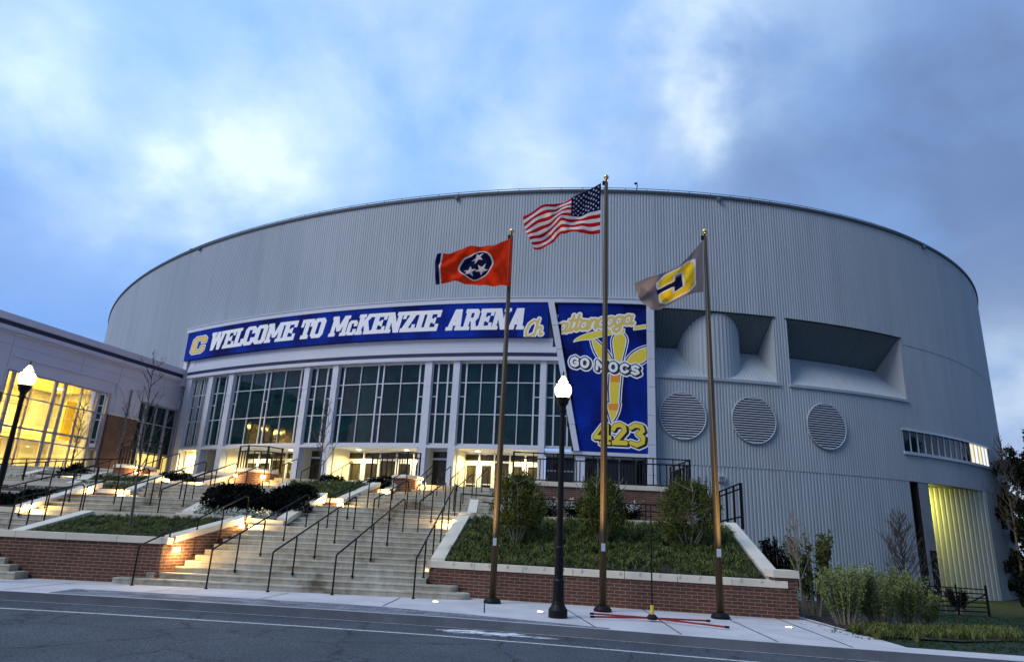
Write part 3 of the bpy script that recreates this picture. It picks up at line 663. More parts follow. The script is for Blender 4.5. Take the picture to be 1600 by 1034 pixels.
mb = MB(); cstrip(mb, 35.45, 40.3, 7.9, 9.4, -.5, -.35); mb.make('window_back', 'black', rb)
# side entrance recess, lower right
mb = MB(); P = .42; s = 29.4; dep = lambda s: -3.0*(37.5-s)/8.1
while s < 37.4:
    for ds, o, ds2, o2 in ((0, 0, .24, 0), (.24, 0, .27, -.07), (.27, -.07, .39, -.07), (.39, -.07, .42, 0)):
        a, b = s+ds, min(37.55, s+ds2)
        mb.quad([W(a, dep(a)+o, -1.9), W(b, dep(b)+o2, -1.9), W(b, dep(b)+o2, 5.97), W(a, dep(a)+o, 5.97)])
    s += P
se = mb.make('side_entrance', 'cream_rib' if 'cream_rib' in M else 'metal', arena)
mb = MB(); mb.quad([W(27.5, 0, 5.965), W(37.6, 0, 5.965), W(33, -2.6, 5.965), W(27.5, -4, 5.965)]); mb.make('entrance_soffit', 'metal_dark', se)
mb = MB(); cstrip(mb, 28.42, 29.5, -1.9, 5.95, -1.2, -.04); mb.make('concrete_pillar', 'concrete', se)
mb = MB(); cstrip(mb, 28.3, 28.42, -1.9, 5.95, -1.2, -.06); mb.make('slot_shade_slab', 'black', se)  # slab added in black to stand for the shade in the slot
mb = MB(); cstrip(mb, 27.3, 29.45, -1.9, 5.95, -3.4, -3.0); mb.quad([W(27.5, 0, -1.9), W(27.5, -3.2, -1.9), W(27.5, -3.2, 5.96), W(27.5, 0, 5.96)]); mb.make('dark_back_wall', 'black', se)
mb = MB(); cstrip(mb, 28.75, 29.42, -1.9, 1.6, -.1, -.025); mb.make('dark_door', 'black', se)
light('entrance_lamp', 'AREA', W(30.6, -1.2, 5.6), 330, (1, .86, .12), se, .5, aim=W(32.0, -2.2, 1.0))
mb = MB(); mb.lathe(W(30.9, -1.6, 5.75), [(.16, 0), (.18, .2)], 12); mb.make('wall_lamp', 'metal_dark', se)
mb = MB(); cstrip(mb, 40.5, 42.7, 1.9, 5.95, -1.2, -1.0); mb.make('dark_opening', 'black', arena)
mb = MB(); p = W(13.3, .05, 5.2); mb.box(p[0]-.22, p[0]+.22, p[1]-.12, p[1]+.06, 5.02, 5.4); vt = mb.make('wall_vent', 'frame', arena)
mb = MB()
for i in range(4): mb.box(p[0]-.17, p[0]+.17, p[1]-.14, p[1]-.12, 5.07+i*.08, 5.10+i*.08)
mb.make('slats', 'black', vt)

# ------------------------------------------------------------------ glazed entrance facade (part of the arena)
ZG0, ZG1 = 6.62, 12.08
COLS = [(-25.1, .50), (-22.65, .55), (-15.02, .46), (-12.55, .46), (-5.45, .50), (-3.5, .44), (2.22, .36)]
# cladding bands over the glass
mb = MB()
cstrip(mb, -28.3, 2.75, 13.05, 13.62, -.1, .42); cstrip(mb, -28.3, 3.0, 12.62, 13.0, -.1, .55); cstrip(mb, -28.3, 3.2, 12.12, 12.36, -.1, .55)
cstrip(mb, -29.15, 9.15, 15.98, 16.30, -.1, .75); cstrip(mb, -29.25, 9.2, 16.30, 16.36, -.1, .80)
mb.make('cladding_band', 'trim', arena)
mb = MB(); cstrip(mb, -28.3, 3.2, 12.36, 12.62, -.1, .50); cstrip(mb, -28.3, 3.0, 13.0, 13.05, -.1, .3); mb.make('navy_stripe', 'darkblue', arena)
def slab(mb, s0, s1, z0, z1, o0, o1): cstrip(mb, s0, s1, z0, z1, o0, o1, 3)
for s, wd in COLS:
    mb = MB(); zz = 3.38
    while zz < 12.1:
        z2 = min(12.12, zz+2.35); slab(mb, s-wd/2, s+wd/2, zz, z2-.02, -.15, .40); zz = z2
    slab(mb, s-wd/2+.02, s+wd/2-.02, 3.38, 12.12, -.15, .37); mb.make('facade_column', 'trim', arena)
mb = MB(); slab(mb, -28.35, -27.6, 3.38, 13.62, -.3, .45); slab(mb, -29.1, -28.6, 11.6, 16.0, -.2, .55); mb.make('facade_end_panel', 'trim', arena)
# slanted column
mb = MB(); a0, a1, b0, b1 = 2.40, 2.80, 4.22, 4.56
for k in range(6):
    t0, t1 = k/6, (k+1)/6-.003; f = lambda t: (a0+(b0-a0)*t, a1+(b1-a1)*t, 15.98-(15.98-6.4)*t)
    l0, r0s, z0_ = f(t0); l1, r1s, z1_ = f(t1)
    mb.hexa([W(l1, .8, z1_), W(r1s, .8, z1_), W(r1s, .1, z1_), W(l1, .1, z1_)], [W(l0, .8, z0_), W(r0s, .8, z0_), W(r0s, .1, z0_), W(l0, .1, z0_)])
mb.make('slanted_column', 'trim', arena)
mb = MB(); 
for k in range(7): slab(mb, 8.68, 9.14, 3.38+k*1.8, min(15.98, 3.38+(k+1)*1.8-.02), -.1, .7)
slab(mb, 4.3, 8.68, 6.15, 6.42, -.1, .6); slab(mb, 4.35, 4.9, 3.38, 6.15, -.1, .5); mb.make('mural_frame', 'trim', arena)
# window bays
def bay(s0, s1, wide, name='window'):
    mb = MB(); cstrip(mb, s0, s1, ZG0, ZG1, -.05, .10, 1.2); wnd = mb.make('glass_bay', 'darkglass', arena)
    mb = MB(); V = []; Wd = s1-s0; narrow = []
    th = .075
    def vbar(s, t=th): slab(mb, s-t/2, s+t/2, ZG0, ZG1, .08, .19)
    def hbar(a, b, z, t=.06): cstrip(mb, a, b, z-t/2, z+t/2, .08, .17, 1.2)
    if wide:
        nn_ = .42; mid = (s0+s1)/2
        strips = [(s0, s0+nn_), (mid-nn_/2, mid+nn_/2), (s1-nn_, s1)]
        panes = [(s0+nn_, mid-nn_/2), (mid+nn_/2, s1-nn_)]
    else:
        q = Wd*.27; strips = [(s0, s0+q), (s1-q, s1)]; panes = [(s0+q, s1-q)]
    for a, b in strips:
        for z in (10.70, 9.78, 8.62): hbar(a, b, z)
    for a, b in panes:
        for z in (10.70, 8.62): hbar(a, b, z)
        if wide: vbar((a+b)/2, .055)
    for a, b in strips: vbar(a, .10); vbar(b, .10)
    hbar(s0, s1, ZG0+.05, .14); hbar(s0, s1, ZG1-.04, .12)
    mb.make('window_frame', 'frame', wnd)
ce = [(s-w_/2, s+w_/2) for s, w_ in COLS]
bays = [(-27.55, ce[0][0], True), (ce[0][1], ce[1][0], False), (ce[1][1], ce[2][0], True), (ce[2][1], ce[3][0], False), (ce[3][1], ce[4][0], True), (ce[4][1], ce[5][0], False), (ce[5][1], ce[6][0], True), (ce[6][1], 4.3, False)]
for b in bays: bay(*b)
def storefront(s0, s1, wide, k):
    root_m = MB()
    o = -2.0 if wide else -.9
    mb = MB(); cstrip(mb, s0, s1, 6.42, ZG0-.02, o-.3, .38, 1.2); sf = mb.make('entrance_bay', 'trim', arena)       # soffit slab
    mb = MB(); cstrip(mb, s0, s1, 3.38, 6.42, o-.15, o, 1.2); mb.make('door_glass', 'doorglass', sf)
    mb = MB(); slab(mb, s0-.04, s0+.06, 3.38, 6.42, o, -.14); mb.make('side_wall', 'cream', sf); mb = MB(); slab(mb, s1-.06, s1+.04, 3.38, 6.42, o, -.14); mb.make('side_wall', 'cream', sf)
    mb = MB(); n = 5 if wide and s1-s0 > 4 else (3 if wide else 1); st = (s1-s0)/n
    for i in range(n+1): slab(mb, s0+i*st-.045, s0+i*st+.045, 3.38, 6.42, o-.02, o+.12)
    cstrip(mb, s0, s1, 5.78, 5.90, o, o+.11, 1.2); cstrip(mb, s0, s1, 6.32, 6.42, o, o+.11, 1.2); mb.make('storefront_frame', 'frame', sf)
    if wide:
        for i in range(n):
            if i == n//2 and n > 3: continue
            a, b = s0+i*st+.06, s0+(i+1)*st-.06; d = MB()
            slab(d, a, a+.13, 3.40, 5.76, o+.02, o+.09); slab(d, b-.13, b, 3.40, 5.76, o+.02, o+.09); slab(d, a+.13, b-.13, 5.60, 5.76, o+.02, o+.09); slab(d, a+.13, b-.13, 3.40, 3.66, o+.02, o+.09); slab(d, a+.13, b-.13, 4.36, 4.42, o+.02, o+.085)
            dr = d.make('door', 'frame', sf)
            h = MB(); hs = b-.2 if i % 2 == 0 else a+.2; h.bar(W(hs, o+.14, 4.1), W(hs, o+.14, 4.9), .03, .03); h.make('handle', 'metal_dark', dr)
        for t in (.22, .78):
            p = W(s0+(s1-s0)*t, o*.5, 6.39); mb = MB(); mb.lathe(p, [(.13, -.005), (.14, .02)], 12); mb.make('downlight', 'downlamp', sf)
            light('downlight_lamp', 'SPOT', (p[0], p[1], 6.36), 640, WARM2, sf, .1, aim=(p[0], p[1], 0), spot=R(165), blend=.7)
for k, b in enumerate(bays[:-1]): storefront(*b, k)
# the dark ground floor right of the doors
mb = MB(); cstrip(mb, ce[6][1], 8.7, 3.38, 6.3, -1.6, -1.4); wn = mb.make('ground_window', 'darkglass', arena)
mb = MB()
for s in (3.4, 4.3, 5.8, 7.2, 8.3): slab(mb, s-.04, s+.04, 3.38, 6.2, -1.4, -1.3)
cstrip(mb, ce[6][1], 4.4, 5.3, 5.4, -1.4, -1.3); mb.make('window_frame', 'frame', wn)
mb = MB(); cstrip(mb, ce[6][1], 8.7, 6.2, 6.4, -1.6, .3); mb.make('soffit', 'trim', arena)
# ------------------------------------------------------------------ raster lettering: small cells of ink on a curved face, cut only where there is ink
def seg_dist(px, py, pts):
    d = np.full(px.shape, 1e9)
    for (x0, y0), (x1, y1) in zip(pts[:-1], pts[1:]):
        dx, dy = x1-x0, y1-y0; l = dx*dx+dy*dy+1e-12; t = np.clip(((px-x0)*dx+(py-y0)*dy)/l, 0, 1)
        d = np.minimum(d, np.hypot(px-x0-t*dx, py-y0-t*dy))
    return d
def inpoly(px, py, poly):
    r = np.zeros(px.shape, bool); n = len(poly); j = n-1
    for i in range(n):
        xi, yi = poly[i]; xj, yj = poly[j]
        if yi != yj: r ^= ((yi > py) != (yj > py)) & (px < (xj-xi)*(py-yi)/(yj-yi)+xi)
        j = i
    return r
def dilate(m, r):
    o = m.copy(); H, W_ = m.shape
    for dy in range(-r, r+1):
        for dx in range(-r, r+1):
            if dx*dx+dy*dy > r*r+1 or (dx == 0 and dy == 0): continue
            ys, yd = (slice(0, H-dy), slice(dy, H)) if dy >= 0 else (slice(-dy, H), slice(0, H+dy))
            xs, xd = (slice(0, W_-dx), slice(dx, W_)) if dx >= 0 else (slice(-dx, W_), slice(0, W_+dx))
            o[yd, xd] |= m[ys, xs]
    return o
def smooth(m, r=1): return dilate(m, r)
def ink(name, img, f, mats, parent, inkid=None):
    """img: int array (rows top to bottom), 0 = nothing; f(u,v)->point with u,v in 0..1 (v up). runs of equal ink in a row become one quad of at most 6 cells"""
    H, W_ = img.shape; mb = MB()
    for j in range(H):
        row = img[j]; i = 0; v1 = 1-j/H; v0 = 1-(j+1)/H
        while i < W_:
            c = row[i]
            if c == 0: i += 1; continue
            k = i
            while k < W_ and row[k] == c and k-i < 12: k += 1
            mb.quad([f(i/W_, v0), f(k/W_, v0), f(k/W_, v1), f(i/W_, v1)], int(c)-1); i = k
    return mb.make(name, mats, parent)
SL = .24      # stroke weight
def rect(a, b, c, d): return [(a, c), (b, c), (b, d), (a, d)]
def glyph(ch):
    """slab-serif block capitals, y up 0..1; returns (width, [polys], [holes])"""
    s = .27; t = .17; e = .07
    if ch == 'E': return .82, [rect(.06, .06+s, 0, 1), rect(0, .82, 0, t), rect(0, .82, 1-t, 1), rect(.3, .60, .5-t/2, .5+t/2), rect(.66, .82, 0, .32), rect(.66, .82, .68, 1), rect(.52, .60, .36, .64)]
    if ch == 'L': return .74, [rect(.08, .08+s, 0, 1), rect(0, .74, 0, t), rect(0, .45, 1-t*.8, 1), rect(.56, .74, 0, .38)]
    if ch == 'I': return .50, [rect(.12, .12+s, 0, 1), rect(0, .5, 0, t), rect(0, .5, 1-t, 1)]
    if ch == 'T': return .80, [rect(.27, .27+s, 0, 1), rect(0, .8, 1-t, 1), rect(0, .15, .62, 1), rect(.65, .8, .62, 1), rect(.15, .65, 0, t)]
    if ch == 'O': return .82, [[(.15, 0), (.67, 0), (.82, .15), (.82, .85), (.67, 1), (.15, 1), (0, .85), (0, .15)]], [[(.32, t), (.50, t), (.54, .22), (.54, .78), (.50, 1-t), (.32, 1-t), (.28, .78), (.28, .22)]]
    if ch in 'Cc': return .80, [[(.15, 0), (.65, 0), (.80, .15), (.80, .38), (.54, .38), (.54, t), (.28, t), (.28, 1-t), (.54, 1-t), (.54, .62), (.80, .62), (.80, .85), (.65, 1), (.15, 1), (0, .85), (0, .15)]]
    if ch == 'N': return .98, [rect(.08, .30, 0, 1), rect(.68, .90, 0, 1), [(.08, 1), (.36, 1), (.90, 0), (.62, 0)], rect(0, .4, 0, t*.8), rect(0, .3, 1-t*.8, 1), rect(.6, .98, 1-t*.8, 1)]
    if ch == 'M': return 1.16, [rect(.08, .30, 0, 1), rect(.86, 1.08, 0, 1), [(.08, 1), (.36, 1), (.68, .25), (.48, .25)], [(1.08, 1), (.80, 1), (.48, .25), (.68, .25)], rect(0, .4, 0, t*.8), rect(.76, 1.16, 0, t*.8), rect(0, .3, 1-t*.8, 1), rect(.86, 1.16, 1-t*.8, 1)]
    if ch == 'W': return 1.24, [[(.06, 1), (.33, 1), (.46, 0), (.22, 0)], [(.46, 0), (.24, 0), (.52, 1), (.72, 1)], [(.52, 1), (.74, 1), (.98, 0), (.76, 0)], [(.98, 0), (.78, 0), (.94, 1), (1.18, 1)], rect(0, .4, 1-t*.8, 1), rect(.84, 1.24, 1-t*.8, 1)]
    if ch == 'Z': return .80, [rect(0, .8, 0, t), rect(0, .8, 1-t, 1), [(.48, 1), (.8, 1), (.32, 0), (0, 0)], rect(.64, .8, 0, .34), rect(0, .16, .66, 1)]
    if ch == 'K': return .96, [rect(.08, .34, 0, 1), [(.34, .36), (.34, .62), (.62, 1), (.92, 1)], [(.40, .60), (.60, .70), (.94, 0), (.62, 0)], rect(0, .42, 0, t*.8), rect(.56, .96, 0, t*.8), rect(0, .42, 1-t*.8, 1), rect(.56, .94, 1-t*.8, 1)]
    if ch == 'A': return 1.0, [[(.08, 0), (.34, 0), (.56, .85), (.56, 1), (.32, 1)], [(.92, 0), (.64, 0), (.44, .85), (.44, 1), (.72, 1)], rect(.26, .76, .24, .40), rect(0, .4, 0, t*.8), rect(.58, 1.0, 0, t*.8)]
    if ch == 'R': return .92, [rect(.08, .34, 0, 1), rect(0, .44, 0, t*.8), rect(0, .5, 1-t, 1), [(.34, 1), (.70, 1), (.84, .86), (.84, .58), (.70, .42), (.34, .42)], [(.44, .46), (.68, .46), (.90, 0), (.62, 0)], rect(.6, .92, 0, t*.8)], [rect(.34, .57, .57, 1-t)]
    return .4, []
def draw_word(img, word, x0, x1, y0, y1, val, shear=.0, gap=.06):
    H, W_ = img.shape; gs = [glyph(c) for c in word]
    sc_ = [.72 if (c == 'c') else 1. for c in word]
    tot = sum(g[0]*s for g, s in zip(gs, sc_))+gap*(len(word)-1); k = (x1-x0)/tot; yy, xx = np.mgrid[0:H, 0:W_]+.5
    x = x0; h = y1-y0
    for g, s in zip(gs, sc_):
        u = (xx-x)/k/s; v = (y1-yy)/h/s; u = u-shear*(v*s-.5)*h/k/s
        m = np.zeros(img.shape, bool)
        for p in g[1]: m |= inpoly(u, v, p)
        for p in (g[2] if len(g) > 2 else []): m &= ~inpoly(u, v, p)
        img[m] = val; x += (g[0]*s+gap)*k
# --- long sign
sgn = thing('welcome_sign', W(-13, .5, 13.6), 'long curved blue banner with bold white slanted lettering above the glass entrance', 'sign')
ZB0, ZB1 = 13.62, 15.96
mb = MB(); cstrip(mb, -28.95, 2.45, ZB0, ZB1, .1, .70, 1); mb.make('banner_backing', 'banner', sgn)
SW, SHh = 2400, 180
S0, S1 = -28.95, 2.95
def sx(s): return (s-S0)/(S1-S0)*SW
img = np.zeros((SHh, SW), np.int8)
y0, y1 = SHh*.17, SHh*.78
draw_word(img, 'WELCOME', sx(-25.6), sx(-16.3), y0, y1, 1, .22, .03)
draw_word(img, 'TO', sx(-15.85), sx(-13.75), y0, y1, 1, .22, .02)
draw_word(img, 'McKENZIE', sx(-13.15), sx(-4.85), y0, y1, 1, .22, .03)
draw_word(img, 'ARENA', sx(-4.2), sx(1.0), y0, y1, 1, .22, .03)
img[dilate(img > 0, 2)] = 1
logo = np.zeros_like(img); draw_word(logo, 'C', sx(-28.05), sx(-26.2), y0+10, y1+2, 1, .22)
lg = dilate(logo > 0, 3); lg2 = dilate(logo > 0, 9); img[lg2] = 1; img[lg] = 2; img[logo > 0] = 3
# the script word runs over from the mural on to the end of the banner
AX0, AX1 = 3.04, 8.66
def art2s(x): return AX0+(x-125)/(685-125)*(AX1-AX0)
def art2z(y): return 15.96-(y-65)/(975-65)*(15.96-6.45)
SCRIPT = []          # strokes of a joined script, art units (x right, y down)
def bez(p, n=10):
    p = [np.array(q, float) for q in p]; out = []
    for t in np.linspace(0, 1, n):
        q = list(p)
        while len(q) > 1: q = [a*(1-t)+b*t for a, b in zip(q[:-1], q[1:])]
        out.append(tuple(q[0]))
    return out
def letter(ch, x, y, h):
    """lower-case script letter with x-height h, baseline point (x,y); returns strokes, advance"""
    sk = lambda pts: [(x+px*h+.28*py*h, y-py*h) for px, py in pts]
    el = [(.42+.38*math.cos(t), .5+.48*math.sin(t)) for t in np.linspace(.6, .6+2*math.pi, 18)]
    if ch == 'a': return [sk(el), sk([(.80, .95), (.78, .2), (.92, .02), (1.1, .2)])], 1.02
    if ch == 't': return [sk([(.25, 1.7), (.22, .25), (.38, .0), (.62, .2)]), sk([(-.05, 1.12), (.6, 1.15)])], .60
    if ch == 'n': return [sk([(.1, .95), (.1, 0)]), sk([(.1, .6), (.35, .95), (.62, .95), (.68, .7), (.66, .2), (.78, .02), (.95, .2)])], .90
    if ch == 'o': return [sk(el), sk([(.6, .95), (.95, .75)])], .90
    if ch == 'g': return [sk(el), sk([(.80, .95), (.80, -.4), (.55, -.72), (.2, -.6), (.1, -.35), (.5, -.1), (1.0, .2)])], 1.0
    if ch == 'h': return [sk([(.1, 1.9), (.1, 0)]), sk([(.1, .6), (.35, .95), (.62, .95), (.68, .7), (.66, .2), (.78, .02), (.95, .2)])], .90
    if ch == 'C': return [sk([(1.15, 1.35), (1.05, 1.7), (.7, 1.8), (.3, 1.4), (.15, .7), (.3, .1), (.7, -.05), (1.2, .3)])], 1.15
    return [], .5
def script(txt, x, y, h, slope):
    out = []
    for ch in txt:
        st, a = letter(ch, x, y, h); out += st; x += a*h; y -= slope*a*h
    return out
strokes = script('Ch', -85, 262, 44, .17)+script('attanooga', 150, 250, 46, .135)
def paint(img, strokes, x_of, y_of, wd, wo, vin, vout, lo=None):
    H, W_ = img.shape; yy, xx = np.mgrid[0:H, 0:W_]+.5; X_ = x_of(xx); Y_ = y_of(yy); d = np.full(img.shape, 1e9)
    for s in strokes: d = np.minimum(d, seg_dist(X_, Y_, s))
    img[(d < wo)] = vout; img[d < wd] = vin
xo = lambda xx: 125+((S0+xx/SW*(S1-S0))-AX0)/(AX1-AX0)*560
yo = lambda yy: 65+(ZB1-ZB0)*(yy/SHh)/(15.96-6.45)*910
sub = img[:, 2150:]; xo2 = lambda xx: xo(xx+2150)
t_ = np.zeros_like(sub); paint(t_, script('Ch', -92, 285, 56, .10), xo2, yo, 7.5, 16, 3, 1); sub[t_ > 0] = t_[t_ > 0]
img[:, int(sx(2.42)):] = 0
def fsign(u, v): return W(S0+(S1-S0)*u, .715, ZB0+(ZB1-ZB0)*v)
ink('sign_lettering', img, fsign, ['white', 'darkblue', 'goldink'], sgn)
# --- mural
mur = thing('mural_sign', W(6.5, .5, 6.4), 'tall blue mural banner with gold script, a three-pronged gold shape and the number 423', 'sign')
EDGE = [(125, 65, 203), (150, 203, 350), (176, 350, 480), (204, 480, 650), (232, 650, 830), (262, 830, 975)]
mb = MB()
for x, ya, yb in EDGE: cstrip(mb, art2s(x), AX1, art2z(yb), art2z(ya), .1, .62, 1.5)
mb.make('banner_backing', 'banner', mur)
mb = MB()
for x, ya, yb in EDGE: cstrip(mb, art2s(x-34), art2s(x)-.01, art2z(yb), art2z(ya), .1, .5, 1.5)
mb.make('dark_edge', 'black', mur)
MW, MH = 620, 1000
img = np.zeros((MH, MW), np.int8); yy, xx = np.mgrid[0:MH, 0:MW]+.5; AXx = 125+xx/MW*560; AYy = 65+yy/MH*910
def poly_ink(pts, vin, outline=None, navy=None, white=None):
    m = inpoly(AXx, AYy, pts)
    if white:
        img[dilate(m, white)] = 1
    if navy: img[dilate(m, navy)] = 4
    if outline: img[dilate(m, outline)] = 1
    img[m] = vin
def closed(bs, n=12):
    o = []
    for b in bs: o += bez(b, n)
    return o
leaf_c = closed([[(492, 430), (486, 370), (470, 330), (480, 290)], [(480, 290), (490, 262), (518, 250), (520, 250)], [(520, 250), (552, 262), (556, 300)], [(556, 300), (548, 350), (535, 380), (528, 430)]])
leaf_l = closed([[(455, 440), (400, 440), (362, 380), (350, 320)], [(350, 320), (345, 300), (340, 285)], [(340, 285), (400, 330), (450, 380), (470, 440)]])
leaf_r = closed([[(560, 440), (580, 380), (640, 345), (720, 330)], [(720, 330), (700, 420), (640, 460), (560, 440)]])
stem = [(462, 505), (524, 505), (514, 600), (508, 690), (462, 690), (456, 600)]
stem2 = closed([[(446, 690), (512, 690)], [(512, 690), (508, 745), (488, 770), (470, 800)], [(470, 800), (462, 760), (446, 740), (446, 690)]])
ms = np.zeros(img.shape, bool)
for p in (leaf_c, leaf_l, leaf_r, stem, stem2): ms |= inpoly(AXx, AYy, p)
img[dilate(ms, 21)] = 1; img[dilate(ms, 15)] = 4; img[dilate(ms, 6)] = 1; img[ms] = 3
img[inpoly(AXx, AYy, stem) & (AYy < 560)] = 5; img[inpoly(AXx, AYy, stem2) & (AYy < 730)] = 5
sw = closed([[(232, 310), (270, 262), (400, 232), (548, 224)], [(548, 224), (548, 250)], [(548, 250), (430, 262), (340, 300), (310, 300)], [(310, 300), (270, 300), (232, 315)]])
poly_ink(sw, 3, 5); poly_ink([(606, 208), (690, 192), (690, 214), (606, 228)], 3, 5)
t_ = np.zeros_like(img); paint(t_, script('hattanooga', 74, 262, 59, .145), lambda x: 125+x/MW*560, lambda y: 65+y/MH*910, 8.8, 18, 2, 1); img[t_ > 0] = t_[t_ > 0]
# GO MOCS: rounded bold letters, white on a black drop shade
def bl(ch, x, y, h, w_):
    sk = lambda pts: [(x+px*w_, y-py*h) for px, py in pts]
    ov = [(.5+.5*math.cos(t), .5+.5*math.sin(t)) for t in np.linspace(0, 2*math.pi, 16)]
    return {'G': [sk([(.95, .8), (.6, 1), (.15, .85), (0, .5), (.15, .1), (.6, 0), (.95, .15), (.95, .45), (.6, .45)])], 'O': [sk(ov)],
            'M': [sk([(0, 0), (.05, 1), (.5, .3), (.95, 1), (1, 0)])], 'C': [sk([(.95, .82), (.55, 1), (.1, .8), (0, .5), (.1, .15), (.55, 0), (.95, .18)])],
            'S': [sk([(.92, .85), (.5, 1), (.08, .85), (.15, .58), (.8, .42), (.95, .18), (.5, 0), (.05, .15)])]}[ch]
gm_ = []
for ch, x, y in (('G', 216, 466), ('O', 280, 472), ('M', 376, 484), ('O', 456, 492), ('C', 526, 498), ('S', 592, 506)): gm_ += bl(ch, x, y, 50, 42 if ch != 'M' else 56)
d = np.full(img.shape, 1e9); d2 = d.copy()
for s in gm_: d = np.minimum(d, seg_dist(AXx, AYy, s)); d2 = np.minimum(d2, seg_dist(AXx, AYy, [(a+9, b+6) for a, b in s]))
img[np.minimum(d, d2) < 23] = 1; img[np.minimum(d, d2) < 15] = 6; img[d < 8.5] = 1
# 423: fat digits
four = [[(358, 905), (358, 885), (412, 812), (450, 812), (450, 880), (466, 880), (466, 905), (450, 905), (450, 918), (462, 918), (462, 934), (396, 934), (396, 918), (410, 918), (410, 905)]]
fh = [[(382, 880), (410, 842), (410, 880)]]
two = [(478, 842), (488, 822), (515, 814), (542, 826), (546, 850), (520, 880), (486, 920), (552, 920)]
three = [(584, 830), (612, 814), (648, 820), (656, 846), (628, 864), (658, 884), (654, 914), (620, 930), (584, 918)]
dg = np.zeros(img.shape, bool)
for p in four: dg |= inpoly(AXx, AYy, p)
for p in fh: dg &= ~inpoly(AXx, AYy, p)
for st in (two, three):
    for (x0_, y0_), (x1_, y1_) in zip(st[:-1], st[1:]): dg |= seg_dist(AXx, AYy, [(x0_, y0_), (x1_, y1_)]) < 13
dg |= inpoly(AXx, AYy, rect(470, 562, 908, 934)); sh = np.roll(np.roll(dg, 13, 1), 8, 0) | np.roll(np.roll(dg, 7, 1), 4, 0)
al = dilate(dg | sh, 4); img[dilate(al, 8)] = 1; img[al] = 6; img[dg] = 3
for x, ya, yb in EDGE: img[(AYy >= ya) & (AYy < yb) & (AXx < x)] = 0
M['orangeink'] = mat('orange_ink', (.85, .33, .02), .6); M['navyink'] = mat('navy_ink', (.006, .018, .16), .6); M['blackink'] = mat('black_ink', (.01, .01, .012), .6)
def fm(u, v): return W(AX0+(AX1-AX0)*u, .635, 6.45+(15.96-6.45)*v)
ink('mural_print', img, fm, ['white', 'goldink', 'yellowink', 'navyink', 'orangeink', 'blackink'], mur)
# ------------------------------------------------------------------ wing building on the left
WP0 = Vector((-26.65, 53.76, 0)); WD = (Vector((-31.13, 38.83, 0))-WP0).normalized(); WN = Vector((-WD.y, WD.x, 0)); WN = WN if WN.x > 0 else -WN
def wp(s, o, z): v = WP0+WD*s+WN*o; return (v.x, v.y, z)
def wbox(mb, s0, s1, o0, o1, z0, z1, mi=0):
    mb.hexa([wp(s0, o0, z0), wp(s0, o1, z0), wp(s1, o1, z0), wp(s1, o0, z0)], [wp(s0, o0, z1), wp(s0, o1, z1), wp(s1, o1, z1), wp(s1, o0, z1)], mi)
wing = thing('wing_building', wp(10, 0, 3.38), 'low pale wing building left of the arena with a tall yellow-lit window wall', 'building')
mb = MB()
wbox(mb, -1.2, 26, -.3, 0, 9.7, 11.8); wbox(mb, 14.2, 26, -.3, 0, 8.3, 9.7); wbox(mb, 3.85, 6.5, -.3, 0, 8.3, 9.7); wbox(mb, -1.2, -.15, -.3, 0, 3.0, 9.7)
mb.make('stucco_wall', 'stucco', wing)
for a_, b_ in ((3.85, 6.45), (14.2, 26)): mb = MB(); wbox(mb, a_, b_, -.3, .08, 3.0, 8.25); mb.make('brick_wall', 'brick_far', wing)
mb = MB(); wbox(mb, 3.8, 6.5, .0, .13, 8.22, 8.34); wbox(mb, 14.15, 26, 0, .13, 8.22, 8.34); mb.make('stone_band', 'cap', wing)
mb = MB(); wbox(mb, -1.4, 26.2, -.5, .40, 12.50, 12.92); wbox(mb, -1.3, 26.1, -.4, .30, 11.94, 12.20); wbox(mb, -1.3, 26.1, -.4, .12, 11.78, 11.94); mb.make('cornice', 'stucco', wing)
mb = MB(); wbox(mb, -1.35, 26.15, -.45, .22, 12.20, 12.50); mb.make('dark_stripe', 'darkblue', wing)
mb = MB()
for s0, s1 in ((6.2, 14.15), (0.0, 3.85)):
    wbox(mb, s0, s1, 0, .10, 10.50, 10.58); wbox(mb, s0, s0+.06, 0, .10, 9.72, 10.50)
mb.make('reveal_band', 'trim', wing)
mb = MB()
for s in (1.9, 6.1, 9.3, 14.3, 17.5): wbox(mb, s, s+.03, .0, .006, 10.6 if s in (1.9, 9.3) else 8.35, 11.78)
wbox(mb, -1.2, 26, .0, .007, 11.15, 11.17); mb.make('stucco_joint', 'concrete', wing)
mb = MB(); wbox(mb, -1.2, 26, -14, -.35, 12.4, 12.6); mb.make('roof', 'concrete', wing)
mb = MB(); wbox(mb, 4.9, 5.0, .1, .16, 6.4, 10.3); mb.make('downspout', 'metal_dark', wing)
# lit room
glass = bpy.data.materials.new('clear_glass'); glass.use_nodes = True; t = glass.node_tree; t.nodes.clear()
o_ = nn(t, 'ShaderNodeOutputMaterial'); mx_ = nn(t, 'ShaderNodeMixShader'); tr = nn(t, 'ShaderNodeBsdfTransparent'); gl = nn(t, 'ShaderNodeBsdfGlossy'); gl.inputs['Roughness'].default_value = .02
lw = nn(t, 'ShaderNodeFresnel'); lw.inputs[0].default_value = 1.5; t.links.new(lw.outputs[0], mx_.inputs[0]); t.links.new(tr.outputs[0], mx_.inputs[1]); t.links.new(gl.outputs[0], mx_.inputs[2]); t.links.new(mx_.outputs[0], o_.inputs[0])
M['glass'] = glass; M['room'] = mat('room_wall', (.80, .70, .42), .8, var=(.3, .06)); M['roomfloor'] = mat('room_floor', (.5, .42, .3), .5)
mb = MB(); wbox(mb, 6.3, 14.5, -6.2, -6.0, 3.3, 9.9); wbox(mb, 14.4, 14.6, -6.1, -.3, 3.3, 9.9); mb.make('interior_wall', 'room', wing)
